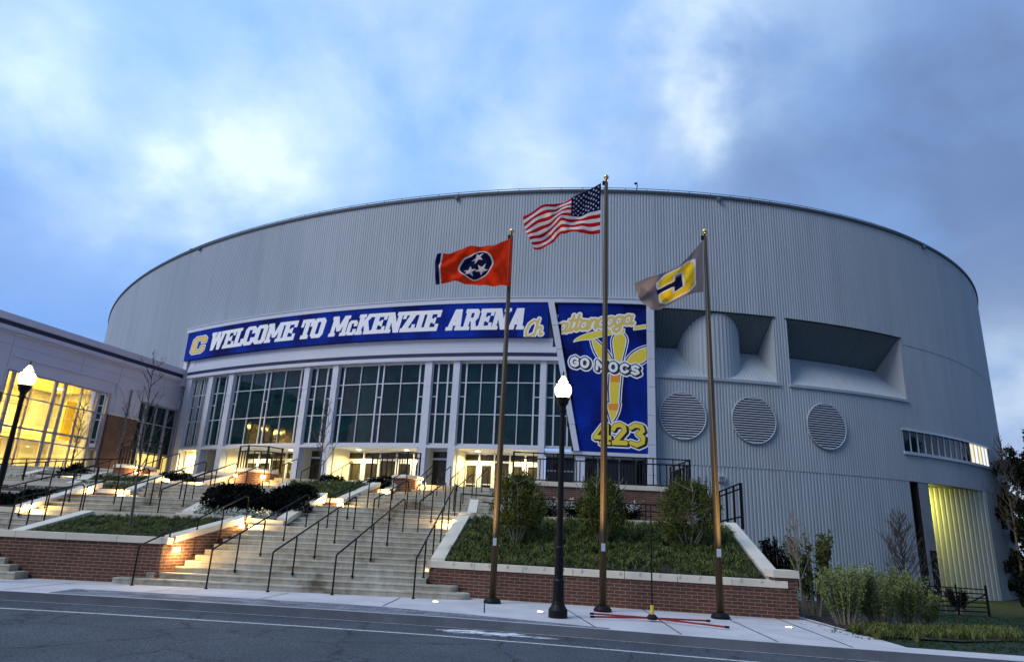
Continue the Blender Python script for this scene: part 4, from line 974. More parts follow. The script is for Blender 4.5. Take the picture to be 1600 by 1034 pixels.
mb = MB(); wbox(mb, 6.2, 6.4, -6.1, -.3, 3.3, 9.9); wbox(mb, 6.4, 8.2, -6.0, -5.2, 3.3, 9.9); mb.make('interior_dark_wall', 'concrete', wing)
mb = MB(); wbox(mb, 6.3, 14.5, -6.1, -.3, 9.75, 9.95); mb.make('interior_ceiling', 'room', wing)
mb = MB(); wbox(mb, 6.3, 14.5, -6.1, -.3, 3.2, 3.4); mb.make('interior_floor', 'roomfloor', wing)
mb = MB(); wbox(mb, 6.5, 14.4, -6.0, -4.4, 6.2, 6.45); wbox(mb, 6.5, 14.4, -4.45, -4.35, 6.45, 7.1); wbox(mb, 6.4, 7.3, -3.0, -2.6, 6.3, 8.6); mb.make('interior_balcony', 'room', wing)
mb = MB(); wbox(mb, 6.5, 14.4, -5.9, -5.8, 8.6, 8.85); wbox(mb, 9.0, 9.5, -5.5, -5.3, 3.4, 6.2); mb.make('interior_beam', 'concrete', wing)
mb = MB(); wbox(mb, 11.0, 12.9, -4.6, -4.5, 3.9, 4.8); scn = mb.make('lobby_screen', mat('blue_screen', (.01, .05, .3), .4, emit=(.01, .07, .35), es=.6), wing)
mb = MB(); wbox(mb, 11.3, 12.1, -4.5, -4.48, 4.1, 4.25); wbox(mb, 11.4, 11.9, -4.5, -4.48, 4.4, 4.6); mb.make('screen_mark', mat('screen_white', (.8, .8, .9), .5, emit=(.7, .75, 1), es=.6), scn)
mb = MB(); wbox(mb, 7.2, 8.3, -1.9, -1.85, 6.2, 8.9); mb.make('hanging_banner', 'yellowink', wing)
light('wall_wash_lamp', 'POINT', wp(4.6, 1.0, 4.2), 45, WARM, wing, .1)
for s, e in ((8.2, 330), (10.6, 420), (13.0, 420)):
    light('room_lamp', 'AREA', wp(s, -3, 9.6), e, (1, .72, .16), wing, 1.2, aim=wp(s, -3, 0))
    light('room_lamp', 'AREA', wp(s, -2.2, 6.0), e*.55, (1, .74, .2), wing, 1.0, aim=wp(s, -2.4, 0))
    mb = MB(); wbox(mb, s-.2, s+.2, -3.2, -2.8, 9.70, 9.745); mb.make('ceiling_light', 'downlamp', wing)
def wwindow(s0, s1, z0, z1, thick, thin, hz, glassm):
    mb = MB(); wbox(mb, s0, s1, -.20, -.19, z0, z1); g_ = mb.make('window', glassm, wing); mb = MB()
    for s, t_ in [(s, .17) for s in thick]+[(s, .07) for s in thin]: wbox(mb, s-t_/2, s+t_/2, -.26, -.06, z0, z1)
    for z, t_ in hz: wbox(mb, s0, s1, -.25, -.10, z-t_/2, z+t_/2)
    wbox(mb, s0, s1, -.28, -.02, z0-.1, z0+.06); wbox(mb, s0, s1, -.28, -.04, z1-.08, z1+.02); mb.make('window_frame', 'framegrey', g_)
    return g_
wwindow(6.5, 14.2, 3.4, 9.7, [6.58, 7.45, 10.05, 10.75, 13.65, 14.12], [8.78, 12.4], [(8.2, .07), (5.68, .07), (6.34, .12)], 'glass')
wwindow(-.1, 3.85, 4.3, 9.65, [0.0, 1.0, 3.2, 3.8], [2.1], [(8.2, .07), (6.0, .1)], 'darkglass')
mb = MB(); wbox(mb, .1, 3.1, -.15, -.14, 4.35, 5.9); mb.make('lit_pane', mat('lit_yellow', (.9, .7, .3), .5, emit=(1, .72, .16), es=.6), wing)

# ------------------------------------------------------------------ flagpoles, flags
def pole_thing(x, y, ztop, r, label, dx=0):
    root = thing('flagpole', (x, y, 0), label, 'flagpole', 'bronze flagpoles on the sidewalk')
    mb = MB(); mb.tube([(x, y, .05), (x+dx*.35, y, ztop*.35), (x+dx, y, ztop)], [r, r*.97, r*.6], 16); mb.make('pole', 'pole', root, smooth=True)
    mb = MB(); mb.lathe((x, y, 0), [(.20, 0), (.20, .04), (.15, .10), (.09, .13)], 20); mb.make('base_collar', 'blackpipe', root)
    mb = MB(); mb.lathe((x+dx, y, ztop), [(.02, 0), (.02, .10)], 8); mb.box(x+dx-.1, x+dx+.02, y-.03, y+.03, ztop-.08, ztop+.02); mb.make('truck', 'blackpipe', root)
    mb = MB(); c_ = (x+dx, y, ztop+.15); mb.lathe(c_, [(.07*math.sin(a), -.07*math.cos(a)) for a in np.linspace(0.05, math.pi-.05, 9)], 16); mb.make('finial_ball', 'gold', root, smooth=True)
    mb = MB(); mb.tube([(x+dx-.05, y-r-.02, ztop-.1), (x-.02, y-r-.02, 1.3)], .003, 5); mb.make('halyard', 'concrete', root)
    mb = MB(); mb.box(x-.05, x+.03, y-r-.06, y-r, 1.25, 1.42); mb.make('cleat', 'frame', root)
    return root
pole_thing(-.16, 16.32, 9.12, .075, 'left flagpole of the three, carrying the red flag', .03)
pole_thing(2.27, 15.68, 10.50, .080, 'middle and tallest flagpole of the three, carrying the striped flag', .03)
pole_thing(4.76, 15.38, 8.92, .075, 'right flagpole of the three, carrying the grey flag', -.0)
def plane_pt(px, py, Yv):
    v = pxdir(px, py); v = v*(Yv/v.y); return Vector((v.x, Yv, v.z+EYE))
def flagmesh(name, top, bot, Yv, waves, colf, mats, nu, nv, label, lean=.25):
    """top and bottom edges from hoist to fly in metres (x, z); colf(u,v)-> material index; v = 0 at the top"""
    def al(P_):
        P_ = np.array(P_, float); d_ = np.concatenate([[0], np.cumsum(np.hypot(*np.diff(P_, axis=0).T))]); d_ /= d_[-1]
        u = np.linspace(0, 1, nu+1); return np.stack([np.interp(u, d_, P_[:, 0]), np.interp(u, d_, P_[:, 1])], 1)
    T_, B2 = al(top), al(bot)
    ker = 5
    for A3 in (T_, B2):
        for c_ in (0, 1):
            pad = np.pad(A3[:, c_], ker, mode='reflect', reflect_type='odd'); A3[:, c_] = np.convolve(pad, np.ones(2*ker+1)/(2*ker+1), 'valid')
    mb = MB()
    for j in range(nv+1):
        v = j/nv
        for i in range(nu+1):
            u = i/nu; p = T_[i]*(1-v)+B2[i]*v; y = Yv+waves(u, v)*min(1, u*4); sagx = .02*math.sin(3*u+5*v)*u
            mb.v.append((p[0]+sagx, y-lean*u, p[1]))
    for j in range(nv):
        for i in range(nu):
            a = j*(nu+1)+i; mb.f.append((a, a+nu+1, a+nu+2, a+1)); mb.m.append(colf((i+.5)/nu, (j+.5)/nv))
    o = mb.make(name, mats, smooth=True, label=label, cat='flag'); return o
def E(pts, Yv): return [(lambda p: (p.x, p.z))(plane_pt(x, y, Yv)) for x, y in pts]
def cloth(n, c):
    m = mat(n, c, .85, spec=.1); t = m.node_tree; b = t.nodes['Principled BSDF']; tl = nn(t, 'ShaderNodeBsdfTranslucent'); tl.inputs[0].default_value = (*c, 1)
    mx = nn(t, 'ShaderNodeMixShader'); mx.inputs[0].default_value = .35; t.links.new(b.outputs[0], mx.inputs[1]); t.links.new(tl.outputs[0], mx.inputs[2])
    t.links.new(mx.outputs[0], t.nodes['Material Output'].inputs[0]); M[n] = m; return n
cloth('cloth_white', (.78, .76, .74)); cloth('cloth_red', (.50, .012, .02)); cloth('cloth_navy', (.008, .012, .06)); cloth('cloth_orange_red', (.75, .04, .008)); cloth('cloth_grey', (.22, .19, .20)); cloth('cloth_gold', (.88, .58, .02))
def z5(pts, s=3.98, ox=600, oy=250): return [(ox+x/s, oy+y/s) for x, y in pts]
def starpoly(cx, cy, r, rot=-math.pi/2):
    return [(cx+(r if k % 2 == 0 else r*.40)*math.cos(rot+k*math.pi/5), cy+(r if k % 2 == 0 else r*.40)*math.sin(rot+k*math.pi/5)) for k in range(10)]
def pin(x, y, poly):
    r = False; j = len(poly)-1
    for i in range(len(poly)):
        xi, yi = poly[i]; xj, yj = poly[j]
        if (yi > y) != (yj > y) and x < (xj-xi)*(y-yi)/(yj-yi)+xi: r = not r
        j = i
    return r
# United States flag
def us(u, v):
    if u < .40 and v < 7/13:
        for r_ in range(9):
            n_ = 6 if r_ % 2 == 0 else 5
            cy_ = (r_+1)/10*7/13
            if abs(v-cy_) > .024: continue
            for k in range(n_):
                cx_ = .40*((2*k+1 if r_ % 2 == 0 else 2*k+2)/12)
                if abs(u-cx_) < .018 and pin(u*1.9, v, starpoly(cx_*1.9, cy_, .027)): return 0
        return 2
    return 1 if int(v*13) % 2 == 0 else 0
flagmesh('flag', E(z5([(1352, 138), (1250, 195), (1162, 238), (1060, 290), (960, 325), (862, 368)]), 15.55), E(z5([(1345, 452), (1220, 466), (1100, 460), (1050, 520), (985, 552), (925, 578)]), 15.55), 15.6,
         lambda u, v: .14*math.sin(7.5*u+3.2*v-1)*u**.5+.07*math.sin(15*u-6*v)+.02*math.sin(30*u+12*v), us, ['cloth_white', 'cloth_red', 'cloth_navy'], 260, 156,
         'red and white striped flag with a starred blue canton flying from the tallest pole')
# red state flag with three stars
TS = [starpoly(.50, .31, .145, -1.2), starpoly(.375, .60, .145, .35), starpoly(.565, .685, .145, 1.0)]
def tn(u, v):
    if u > .945: return 2
    if u > .925: return 0
    x, y = u*1.45, v; d_ = math.hypot((x-.475*1.45)*1.0, (y-.50)*.98)
    if d_ < .335:
        if d_ > .303: return 0
        for s in ((.55*1.45-.10+.02, .34), (.375*1.45+.0, .50), (.52*1.45-.03, .745)):
            pass
        for (cx_, cy_, ro) in ((.665, .335, -1.35), (.575, .60, .30), (.80, .62, .85)):
            if pin(x, y, starpoly(cx_, cy_, .132, ro)): return 0
        return 2
    return 1
flagmesh('flag', E(z5([(797, 475), (700, 520), (550, 560), (470, 566), (375, 590), (334, 604)]), 16.2), E(z5([(785, 782), (600, 776), (450, 780), (365, 781), (318, 779)]), 16.2), 16.25,
         lambda u, v: .12*math.sin(9*u+4.5*v)+.06*math.sin(17*u-9*v+1)+.03*math.sin(31*u+14*v), tn, ['cloth_white', 'cloth_orange_red', 'cloth_navy'], 210, 130,
         'red flag with three white stars in a blue disc flying from the left pole')
# grey flag with a gold block letter C
def tm(u, v):
    g_ = glyph('C')[1][0]; X_ = (u-.17)/.56*.80; Y_ = 1-(v-.12)/.78
    g2 = pin(X_, Y_, g_)
    if g2: return 2
    for dx_, dy_ in ((.05, 0), (-.05, 0), (0, .05), (0, -.05), (.04, .04), (-.04, -.04), (.04, -.04), (-.04, .04)):
        if pin(X_+dx_, Y_+dy_, g_): return 0
    if v > .62 and .1 < u < .85 and 0 < X_ < .78 and .12 < Y_ < .9: return 3
    if .28 < X_ < .86 and .3 < Y_ < .7: return 3
    return 1
flagmesh('flag', E([(1099, 374), (1080, 396), (1060, 416), (1020, 437), (988, 448)], 15.25), E([(1100, 455), (1072, 463), (1050, 474), (1030, 484), (1012, 490)], 15.25), 15.3,
         lambda u, v: .12*math.sin(6*u+4*v)+.05*math.sin(13*u-9*v), tm, ['cloth_white', 'cloth_grey', 'cloth_gold', 'cloth_navy'], 150, 110,
         'grey flag with a gold block letter flying from the right pole')

# ------------------------------------------------------------------ street lamps
def street_lamp(x, y, label):
    root = thing('street_lamp', (x, y, 0), label, 'street lamp', 'black street lamps with acorn globes')
    mb = MB(); mb.lathe((x, y, 0), [(.19, 0), (.19, .14), (.15, .2), (.13, .24), (.115, .3), (.105, .62), (.115, .64), (.115, .68), (.09, .72), (.085, 1.25), (.095, 1.27), (.095, 1.31), (.068, 1.35), (.06, 2.6), (.052, 4.1)], 20)
    mb.make('post', 'blackpipe', root, smooth=False)
    mb = MB(); mb.lathe((x, y, 4.08), [(.055, 0), (.09, .03), (.06, .06), (.065, .12), (.12, .20), (.13, .26), (.15, .28), (.15, .31)], 16); mb.make('lamp_collar', 'blackpipe', root)
    mb = MB(); mb.lathe((x, y, 4.38), [(.09, 0), (.135, .04), (.17, .10), (.185, .17), (.178, .24), (.145, .30), (.095, .335), (.10, .36), (.105, .375), (.075, .40), (.07, .43), (.05, .455), (.04, .48), (.02, .50)], 24); mb.make('globe', 'lamp', root, smooth=True)
    mb = MB(); mb.lathe((x, y, 4.87), [(.03, 0), (.012, .04), (.015, .07), (.002, .13)], 8); mb.make('finial', 'blackpipe', root)
street_lamp(1.17, 14.2, 'lit black street lamp standing on the sidewalk between the left and middle flagpoles')
street_lamp(-11.55, 15.75, 'lit black street lamp at the left edge in front of the wing building')

# in-ground uplights and the wash they throw on the poles and flags
for i, (x, y, lab) in enumerate([(-1.42, 15.95, 'glowing in-ground light at the foot of the wide steps'), (.86, 14.95, 'glowing in-ground light beside the street lamp base'), (5.78, 14.3, 'glowing in-ground light near the end of the brick planter')]):
    g_ = thing('ground_light', (x, y, 0), lab, 'ground light', 'in-ground lights in the sidewalk')
    mb = MB(); mb.lathe((x, y, 0), [(.09, -.01), (.09, .008), (.075, .012)], 20); mb.make('rim', 'frame', g_)
    mb = MB(); mb.lathe((x, y, .0125), [(.06, 0), (.055, .004)], 20); mb.make('lens', 'steplamp', g_)
for (p, aim, e) in (((-1.42, 15.8, .1), (-.25, 16.25, 3.6), 1100), ((.86, 14.8, .1), (2.15, 15.6, 4.0), 1300), ((5.78, 14.25, .1), (4.68, 15.3, 3.6), 1100)):
    light('flag_uplight', 'SPOT', p, e, (1, .74, .40), None, .05, aim=aim, spot=R(50), blend=.9)

# telescoping pole with folded red tripod legs
tp = thing('pole_tripod', (3.06, 14.3, 0), 'tall thin black pole on a folding stand with four red legs splayed on the sidewalk', 'tripod')
mb = MB(); mb.tube([(3.06, 14.3, .25), (3.06, 14.3, 1.35), (3.06, 14.3, 2.25)], [.018, .014, .010], 8); mb.tube([(3.06, 14.3, 1.2), (3.06, 14.3, 1.26)], .03, 8); mb.tube([(2.98, 14.3, 2.0), (3.1, 14.3, 2.02)], .012, 6); mb.make('pole', 'blackpipe', tp)
mb = MB(); mb.tube([(3.06, 14.3, .1), (3.06, 14.3, .30)], .035, 10); mb.make('sleeve', 'yellowpaint', tp)
mb = MB(); mb.lathe((3.06, 14.3, .03), [(.09, 0), (.12, .04), (.06, .1)], 8); mb.make('hub', 'blackpipe', tp)
for q in ((1.92, 14.72), (1.86, 14.2), (4.2, 14.42), (4.3, 13.55)):
    a = Vector((3.06, 14.3, .06)); b = Vector((q[0], q[1], .045)); mb = MB(); mb.bar(a, b, .035, .03); lg_ = mb.make('leg', 'redpaint', tp)
    mb = MB(); d_ = (b-a).normalized(); mb.bar(b-d_*.03, b+d_*.05, .045, .04); mb.make('foot', 'blackpipe', lg_)
# ------------------------------------------------------------------ vegetation
def blades(name, pts, m, n, ln, wd, seed, label, cat, spread=.9, kind='stuff', per=None):
    r_ = random.Random(seed); mb = MB()
    for (x, y, z) in pts:
        k = ln*r_.uniform(.7, 1.25)
        for i in range(n):
            a = r_.uniform(0, 2*math.pi); l = k*r_.uniform(.6, 1.1); sp = spread*r_.uniform(.25, 1)
            d_ = Vector((math.cos(a), math.sin(a), 0)); t_ = Vector((-d_.y, d_.x, 0))*wd/2; p0 = Vector((x, y, z))+d_*.02
            p1 = p0+d_*l*sp*.4+Vector((0, 0, l*.75)); p2 = p0+d_*l*sp+Vector((0, 0, l*(.75-.35*sp)))
            mb.quad([p0-t_, p0+t_, p1+t_*.8, p1-t_*.8]); mb.quad([p1-t_*.8, p1+t_*.8, p2])
    return mb.make(name, m, label=label, cat=cat, kind=kind)
def bed(FL, FR, BL, BR, n, seed, inset=.015):
    r_ = random.Random(seed); FL, FR, BL, BR = map(Vector, (FL, FR, BL, BR)); o = []
    for i in range(n):
        u = r_.uniform(inset, 1-inset); v = r_.uniform(inset, 1-inset); p = FL.lerp(FR, u).lerp(BL.lerp(BR, u), v); o.append((p.x, p.y, p.z-.1))
    return o
def bedsoil(name, FL, FR, BL, BR, n, m, nb, ln, wd, seed, label, spread=.9): return blades(name, bed(FL, FR, BL, BR, n, seed), m, nb, ln, wd, seed, label, 'grass', spread)
bedsoil('planter_grass', (-1.5, 17.8, .72), (6.1, 16.3, .72), (-1.0, 21.0, 1.9), (6.85, 21.0, 2.0), 1900, 'grassleaf', 15, .33, .022, 1, 'clumps of dark strappy grass filling the right front planter')
bedsoil('planter_grass', (-11.9, 17.4, 1.0), (-8.5, 17.4, 1.0), (-11.5, 19.55, 1.5), (-7.7, 19.55, 1.55), 1100, 'grassleaf', 14, .2, .016, 2, 'short tufted grass filling the left front planter')
bedsoil('planter_grass', (-8.3, 25.1, 2.4), (-6.1, 25.1, 2.4), (-8.7, 28, 3.08), (-5.5, 28, 3.18), 420, 'grassleaf', 14, .28, .03, 3, 'grass in the third-row planter before the middle doors')
bedsoil('planter_grass', (-16, 25.3, 2.36), (-13.9, 25.3, 2.36), (-16.2, 27.2, 2.95), (-14.1, 27.2, 3.0), 220, 'grassleaf', 12, .22, .03, 4, 'ground cover in the small planter left of the middle aisle')
bedsoil('planter_grass', (-23, 25.4, 2.15), (-20.3, 25.4, 2.15), (-23, 28.3, 2.85), (-18.2, 28.3, 2.85), 200, 'grassleaf', 12, .22, .03, 5, 'ground cover under the far left lit windows')
def leafcloud(mb, cen, rad, n, ls, r_, up=.3, mi=0, shape=None):
    for i in range(n):
        while True:
            q = Vector((r_.uniform(-1, 1), r_.uniform(-1, 1), r_.uniform(-1, 1)))
            if q.length < 1 and q.length > .25*r_.random(): break
        p = Vector(cen)+Vector((q.x*rad[0], q.y*rad[1], q.z*rad[2]))
        d_ = Vector((r_.gauss(0, 1), r_.gauss(0, 1), r_.gauss(0, 1)+up)).normalized(); t_ = d_.cross(Vector((r_.gauss(0, 1), r_.gauss(0, 1), r_.gauss(0, 1)))).normalized()
        l = ls*r_.uniform(.6, 1.3); mb.quad([p, p+d_*l*.5+t_*l*.28, p+d_*l, p+d_*l*.5-t_*l*.28], mi)
def shrub(x, y, z0, h, w_, label, seed, stems=7, n=190):
    r_ = random.Random(seed); root = thing('shrub', (x, y, z0), label, 'shrub', 'tall upright shrubs in the front planter')
    ms_ = MB(); ml = MB()
    for i in range(stems):
        a = 2*math.pi*i/stems+r_.uniform(-.3, .3); d_ = Vector((math.cos(a), math.sin(a), 0)); pts = [Vector((x, y, z0-.05))+d_*.05]
        for k in range(1, 6):
            t = k/5; pts.append(Vector((x, y, z0))+d_*(w_*.42*t**.8)+Vector((r_.uniform(-.04, .04), r_.uniform(-.04, .04), h*.8*t)))
        ms_.tube(pts, [.028, .022, .018, .014, .01, .006], 5)
        for k in range(3, 6):
            for j in range(3):
                q = pts[k]; e = q+Vector((r_.gauss(0, .2), r_.gauss(0, .2), r_.uniform(.05, .4))); ms_.tube([q, e], [.008, .003], 4)
    ms_.make('stems', 'barkpale', root)
    for i in range(n):
        t = r_.random()**.8; a = r_.uniform(0, 2*math.pi); prof = math.sin(math.pi*min(1, (t*.82+.14)))**.7
        rr_ = w_*.5*prof*math.sqrt(r_.uniform(.05, 1)); c_ = (x+rr_*math.cos(a), y+rr_*math.sin(a), z0+h*(.24+.66*t)); s = r_.uniform(.10, .2)
        leafcloud(ml, c_, (s, s, s*1.25), 55, .062, r_, .6)
    for i in range(34):                                                   # leafy shoots that stick out of the top
        a = r_.uniform(0, 2*math.pi); rr_ = w_*.36*math.sqrt(r_.random()); b = Vector((x+rr_*math.cos(a), y+rr_*math.sin(a), z0+h*r_.uniform(.72, .9))); hh = r_.uniform(.12, .38)
        for k in range(12): leafcloud(ml, b+Vector((0, 0, hh*k/12)), (.025, .025, .02), 2, .055, r_, 1)
    ml.make('foliage', 'shrubleaf', root)
shrub(.40, 19.0, 1.25, 1.95, 1.55, 'leftmost of the three tall upright shrubs in the right front planter', 11)
shrub(2.70, 19.0, 1.25, 1.95, 1.45, 'middle of the three tall upright shrubs in the right front planter', 12)
shrub(5.05, 18.8, 1.2, 2.0, 1.85, 'rightmost and widest of the three tall upright shrubs in the right front planter', 13)
def mound(name, spots, m, label, cat, seed, ls=.07, n=260, group=None, flowers=None):
    r_ = random.Random(seed); mb = MB()
    for (x, y, z, rx, ry, rz) in spots: 
        for k in range(5):
            c_ = (x+r_.uniform(-.5, .5)*rx, y+r_.uniform(-.4, .4)*ry, z+rz*r_.uniform(.2, .7)); leafcloud(mb, c_, (rx*.55, ry*.55, rz*.5), n//3, ls, r_, .5)
    return mb.make(name, m, label=label, cat=cat, group=group)
for i, (x, y, z, rx, rz, lab) in enumerate([(-8.3, 20.7, 1.6, 0.85, 1.05, 'leftmost black shrub in the second-row planter'), (-7.5, 21.0, 1.7, 0.95, 1.25, 'middle black shrub in the second-row planter behind the white flowers'), (-6.75, 21.3, 1.8, 0.8, 1.2, 'rightmost black shrub in the second-row planter'),
        (-8.6, 21.9, 2.0, 0.9, 1.0, 'black shrub at the back of the second-row planter'), (-7.0, 22.2, 2.1, 0.9, 0.95, 'black shrub beside the sloped coping of the second-row planter'),
        (-17.5, 20.7, 1.4, 1.2, .8, 'low black shrub at the far left edge'), (-15.6, 20.9, 1.5, 1.3, .75, 'low black shrub in the far left planter'), (-14.5, 21.6, 1.7, .6, .7, 'low black shrub by the far left sloped coping')]):
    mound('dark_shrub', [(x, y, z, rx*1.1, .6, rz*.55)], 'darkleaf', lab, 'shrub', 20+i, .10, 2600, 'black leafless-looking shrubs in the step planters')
for i, (x, y, z, rx, rz, lab) in enumerate([(-7.2, 28.6, 2.95, .7, .45, 'dark shrub left of the eight-sided pier by the right-hand doors'), (-5.5, 29.7, 3.05, .6, .55, 'dark shrub against the eight-sided pier railing'), (-14.2, 29.6, 2.75, .9, .5, 'dark shrub before the left doors'),
        (-15.0, 28.9, 2.5, .7, .4, 'small dark shrub left of the left doors'), (-18.9, 30.2, 2.9, .7, .6, 'dark shrub at the brick building corner'), (1.2, 24.0, 2.05, .9, .6, 'dark low hedge shrub behind the left tall shrub'), (2.6, 24.0, 2.05, .9, .55, 'dark low hedge shrub under the terrace wall behind the lamp post'), (4.2, 24.0, 2.05, .9, .55, 'dark low hedge shrub under the terrace wall behind the tallest pole')]):
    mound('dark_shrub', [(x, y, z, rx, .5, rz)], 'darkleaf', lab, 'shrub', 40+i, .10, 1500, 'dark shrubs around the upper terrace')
def flowers(spots, label, seed):
    r_ = random.Random(seed); mb = MB()
    for (x0, x1, y, z, h, n) in spots:
        for i in range(n):
            c_ = Vector((r_.uniform(x0, x1), y+r_.uniform(-.15, .15), z)); hh = h*r_.uniform(.5, 1.1)
            for k in range(9): leafcloud(mb, c_+Vector((r_.gauss(0, .04), r_.gauss(0, .04), hh*k/9)), (.03, .03, .03), 2, .055, r_, .3, r_.choice((0, 0, 1)))
    return mb.make('flower_bed', ['flower', 'grassleaf'], label=label, cat='flowers', kind='stuff')
flowers([(-9.0, -6.6, 20.2, 1.52, .36, 200)], 'band of white flowers along the second-row planter', 61)
flowers([(-16.8, -14.3, 22.3, 2.05, .25, 90)], 'band of white flowers in the far left planter', 62)
flowers([(-8.3, -5.6, 28.0, 2.95, .28, 70), (-5.9, -5.3, 29.3, 2.9, .3, 18)], 'white flowers near the eight-sided pier', 63)
flowers([(1.3, 2.4, 23.2, 2.4, .35, 26), (3.7, 4.6, 23.2, 2.4, .35, 14)], 'white flowers on the ramp hedge below the terrace', 64)
def bare_tree(x, y, z0, h, label, seed, m='bark', spread=.25, lean=(0, 0), r0_=.04, cone=None, nb=14, first=.25, group='bare young trees', twn=3):
    r_ = random.Random(seed); root = thing('bare_tree', (x, y, z0), label, 'tree', group)
    mb = MB(); pts = []
    for k in range(9):
        t = k/8; pts.append(Vector((x+lean[0]*t+r_.uniform(-.02, .02)*h*.1, y+lean[1]*t, z0-.1+(h*.97+.1)*t)))
    mb.tube(pts, [r0_*(1-.85*k/8) for k in range(9)], 7); mb.make('trunk', m, root)
    mb = MB()
    def br(p, d_, l, r1, dep):
        n_ = 4; q = [p]
        for k in range(n_):
            d_ = (d_+Vector((r_.gauss(0, .10), r_.gauss(0, .10), .10))).normalized(); q.append(q[-1]+d_*l/n_)
        mb.tube(q, [max(.0035, r1*(1-.8*k/n_)) for k in range(n_+1)], 4, cap=False)
        if dep > 0:
            for i in range(twn):
                k = r_.randint(1, n_); a = r_.uniform(0, 6.28); e = (d_+Vector((math.cos(a), math.sin(a), r_.uniform(-.1, .5)))*.75).normalized()
                br(q[k], e, l*r_.uniform(.4, .6), r1*.5, dep-1)
    for i in range(nb):
        t = first+(1-first)*(i+.5)/nb; k = t*8; p = pts[int(k)].lerp(pts[min(8, int(k)+1)], k-int(k)); a = i*2.4+r_.uniform(-.4, .4)
        l = spread*h*(1-(t-first)/(1-first)*.72)*r_.uniform(.8, 1.15)
        br(p, Vector((math.cos(a)*.75, math.sin(a)*.75, r_.uniform(.7, 1.1))).normalized(), l, r0_*.45, 2)
    mb.make('branches', 'twig' if m != 'barkpale' else 'barkpale', root)
bare_tree(-9.75, 18.3, 1.35, 4.5, 'slender bare tree in the grass of the left front planter', 71, 'bark', .24, (-.25, 0), .038, nb=15, first=.3)
bare_tree(-19.1, 30, 2.9, 3.4, 'bare sapling in front of the lit yellow windows', 72, 'bark', .28, (0, 0), .05)
bare_tree(-7.6, 28.0, 2.8, 3.9, 'bare tree in front of the glass between the left and middle doors', 73, 'bark', .26, (-.1, 0), .05, nb=16)
bare_tree(-16.6, 29.0, 2.8, 3.2, 'bare tree before the brick building corner', 74, 'bark', .26, (0, 0), .045)
bare_tree(7.25, 17.0, -.05, 2.35, 'pale bare sapling just right of the brick planter end', 75, 'barkpale', .30, (-.1, 0), .03, nb=16, first=.35)
bare_tree(16.1, 28.0, -1.0, 3.9, 'small dense bare tree against the ribbed wall left of the yellow lit entrance', 76, 'bark', .34, (0, 0), .06, nb=44, first=.22, twn=4)
bare_tree(22.6, 36.0, -1.3, 2.6, 'thin bare sapling in front of the yellow lit ribbed wall', 77, 'barkpale', .25, (0, 0), .03, nb=10)
# green bush behind the planter end
def bush(x, y, z, rx, ry, rz, label, seed, m='yleaf', n=40, ls=.06, stems=14, group='shrubs on the bank right of the planter', up=.8):
    r_ = random.Random(seed); root = thing('bush', (x, y, z), label, 'bush', group); mb = MB(); ml = MB()
    for i in range(stems):
        a = r_.uniform(0, 6.28); k = math.sqrt(r_.random()); e = Vector((x+rx*k*math.cos(a), y+ry*k*math.sin(a), z+rz*r_.uniform(.7, 1.05))); b = Vector((x, y, z-.05)).lerp(Vector((e.x, e.y, z-.05)), .3)
        mb.tube([b, b.lerp(e, .5)+Vector((r_.uniform(-.03, .03), 0, 0)), e], [.012, .008, .003], 4, cap=False)
        for j in range(n):
            t = r_.uniform(.25, 1)**.8; p = b.lerp(e, t); s = .07+.05*r_.random(); leafcloud(ml, p, (s*.6, s*.6, s), 4, ls, r_, up)
    mb.make('stems', 'barkpale', root); ml.make('foliage', m, root)
bush(7.75, 17.6, -.1, .65, .5, 2.0, 'dark green bush behind the bare sapling beside the planter end', 81, 'shrubleaf', 36, .075, 34)
bush(7.35, 18.6, .1, .5, .5, 1.5, 'dark green bush in the shadow behind the brick pier', 82, 'darkleaf', 30, .08, 30)
bush(7.55, 15.6, -.05, .62, .4, 1.2, 'leftmost pale yellowish bush on the bank', 83, n=44, ls=.05, stems=46)
bush(8.5, 15.9, -.08, .62, .4, 1.2, 'second pale yellowish bush from the left on the bank', 84, n=44, ls=.05, stems=48)
bush(9.35, 16.4, -.1, .6, .4, 1.15, 'third greener bush from the left on the bank', 85, 'yleaf', 44, .05, 44)
bush(10.1, 16.9, -.15, .45, .35, .8, 'rightmost small bush on the bank', 86, 'yleaf', 28, .06, 20)
r_ = random.Random(9); pts = []
for i in range(330):
    x = r_.uniform(6.9, 10.9); y = 13.9+.16*(x-7)+r_.gauss(0, .33)+max(0, (x-8.2))*.22; pts.append((x, y, lawn_z(x, y)-.02))
M['bgrass'] = leafmat('border_grass_leaf', (.03, .05, .012), (.20, .21, .06), 4)
blades('border_grass', pts, 'bgrass', 14, .26, .014, 91, 'straggly yellow-green border grass in front of the bushes', 'grass', 1.2)
pts = []
for i in range(16000):
    x = r_.uniform(6.3, 30); y = r_.uniform(12.4, 36)**1.0
    if y < curb_y(x)+.85+max(0, (7-x)*2.2) or (y-13)/ (x-5) > 2.2: continue
    if r_.random() > 14/y: continue
    pts.append((x, y, lawn_z(x, y)-.01))
M['lawnblade'] = leafmat('lawn_blade', (.010, .028, .006), (.028, .062, .013), 1.5)
blades('lawn_grass', pts, 'lawnblade', 6, .07, .012, 92, 'short mown lawn falling away toward the arena', 'grass', .8)
mb = MB(); nq = 40
mb.quad([(6.75, 16.0, .012), (6.9, 13.6, .012), (8.6, 13.35, .010), (11.5, 14.6, -.02), (11.2, 17.6, -.08), (7.0, 19.4, -.1)]); mb.make('mulch_bed', 'soil', kind='structure')
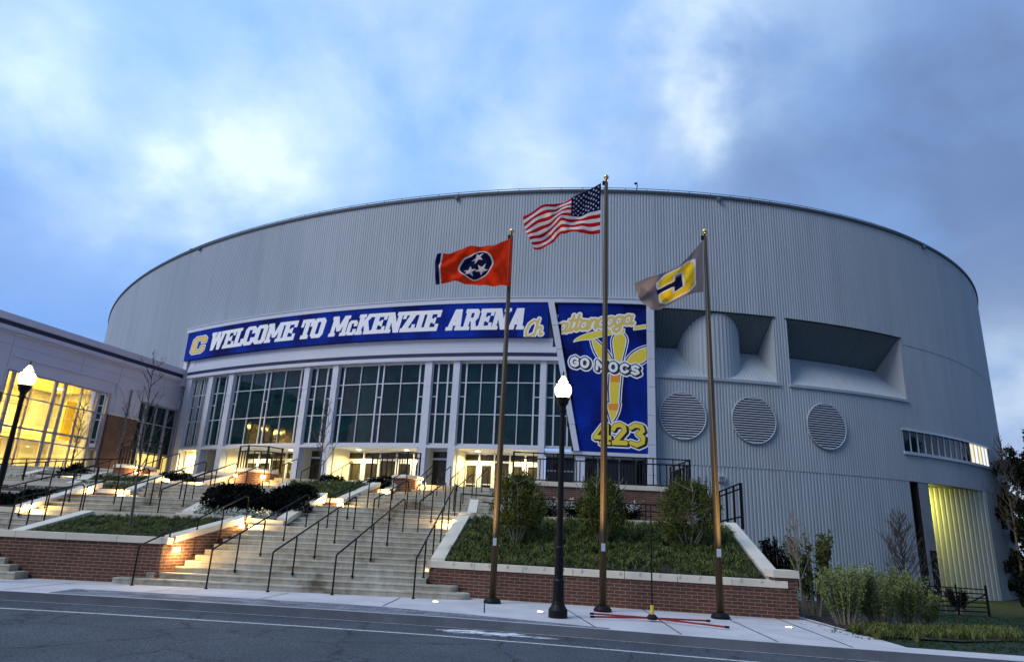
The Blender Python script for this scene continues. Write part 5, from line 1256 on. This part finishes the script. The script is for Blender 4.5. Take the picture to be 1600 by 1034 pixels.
for i, (x, y, lab) in enumerate([(19.8, 35.2, 'left of three dark shrubs behind the steel gate'), (21.3, 35.4, 'middle dark shrub behind the steel gate'), (23.0, 35.6, 'right dark shrub behind the steel gate')]):
    bush(x, y, -1.3, .55, .4, 1.0, lab, 100+i, 'darkleaf', 26, .1, 22, 'dark shrubs behind the steel gate')
# steel farm gate
gt = thing('steel_gate', (18.3, 34, -1.2), 'low dark pipe gate in front of the side entrance', 'gate')
ga, gb = Vector((18.9, 33.6, -1.2)), Vector((23.4, 34.0, -1.2)); mb = MB()
for k in range(6): mb.bar(ga+Vector((0, 0, .1+k*.22)), gb+Vector((0, 0, .1+k*.2)), .05, .05)
mb.bar(ga.lerp(gb, .6)+Vector((0, 0, .1)), gb+Vector((0, 0, .9)), .045, .045); mb.make('bars', 'blackpipe', gt)
for t in (0, .33, .66, 1): mb = MB(); p = ga.lerp(gb, t); mb.bar(p-Vector((0, 0, .1)), p+Vector((0, 0, 1.3)), .08 if t in (0, 1) else .05, .07); mb.make('post', 'blackpipe', gt)
# trees at the right edge
def big_tree(x, y, z0, h, w_, label, seed, dens=1., bare=False):
    r_ = random.Random(seed); root = thing('evergreen_tree', (x, y, z0), label, 'tree', 'dark trees beyond the right side of the arena'); mb = MB()
    mb.tube([(x, y, z0-.3), (x+.1, y, z0+h*.5), (x, y, z0+h*.9)], [.3, .2, .05], 8)
    for i in range(14):
        a = i*2.4; z = z0+h*(.2+.05*i); mb.tube([(x, y, z), (x+math.cos(a)*w_*.4, y+math.sin(a)*w_*.4, z+h*.12)], [.09, .02], 5)
    mb.make('trunk', 'bark', root); ml = MB()
    for i in range(int(130*dens)):
        t = r_.random(); a = r_.uniform(0, 6.28); k = w_*.5*math.sqrt(r_.uniform(.1, 1))*(math.sin(math.pi*(t*.6+.34))**.7); s = r_.uniform(.35, .8)
        leafcloud(ml, (x+k*math.cos(a), y+k*math.sin(a), z0+h*(.08+.9*t)), (s, s, s*.8), 200, .24, r_)
    ml.make('crown', 'treeleaf', root)
big_tree(29.3, 35.9, -1.7, 5.4, 5.0, 'dark round evergreen at the lower right edge beside the arena wall', 111, 1.2)
big_tree(36.3, 44, -1.7, 11.5, 5, 'tall dark tree at the right edge behind the round evergreen', 112, 1.2)
big_tree(40, 52, -1.7, 11, 8, 'farther dark tree in the gap right of the arena', 113, 1.)
bare_tree(37.2, 50, -1.7, 11.5, 'tall thin-branched tree against the pale sky at the right edge', 114, 'bark', .2, (0, 0), .12, nb=30, first=.4, group='trees against the sky at the right edge', twn=4)
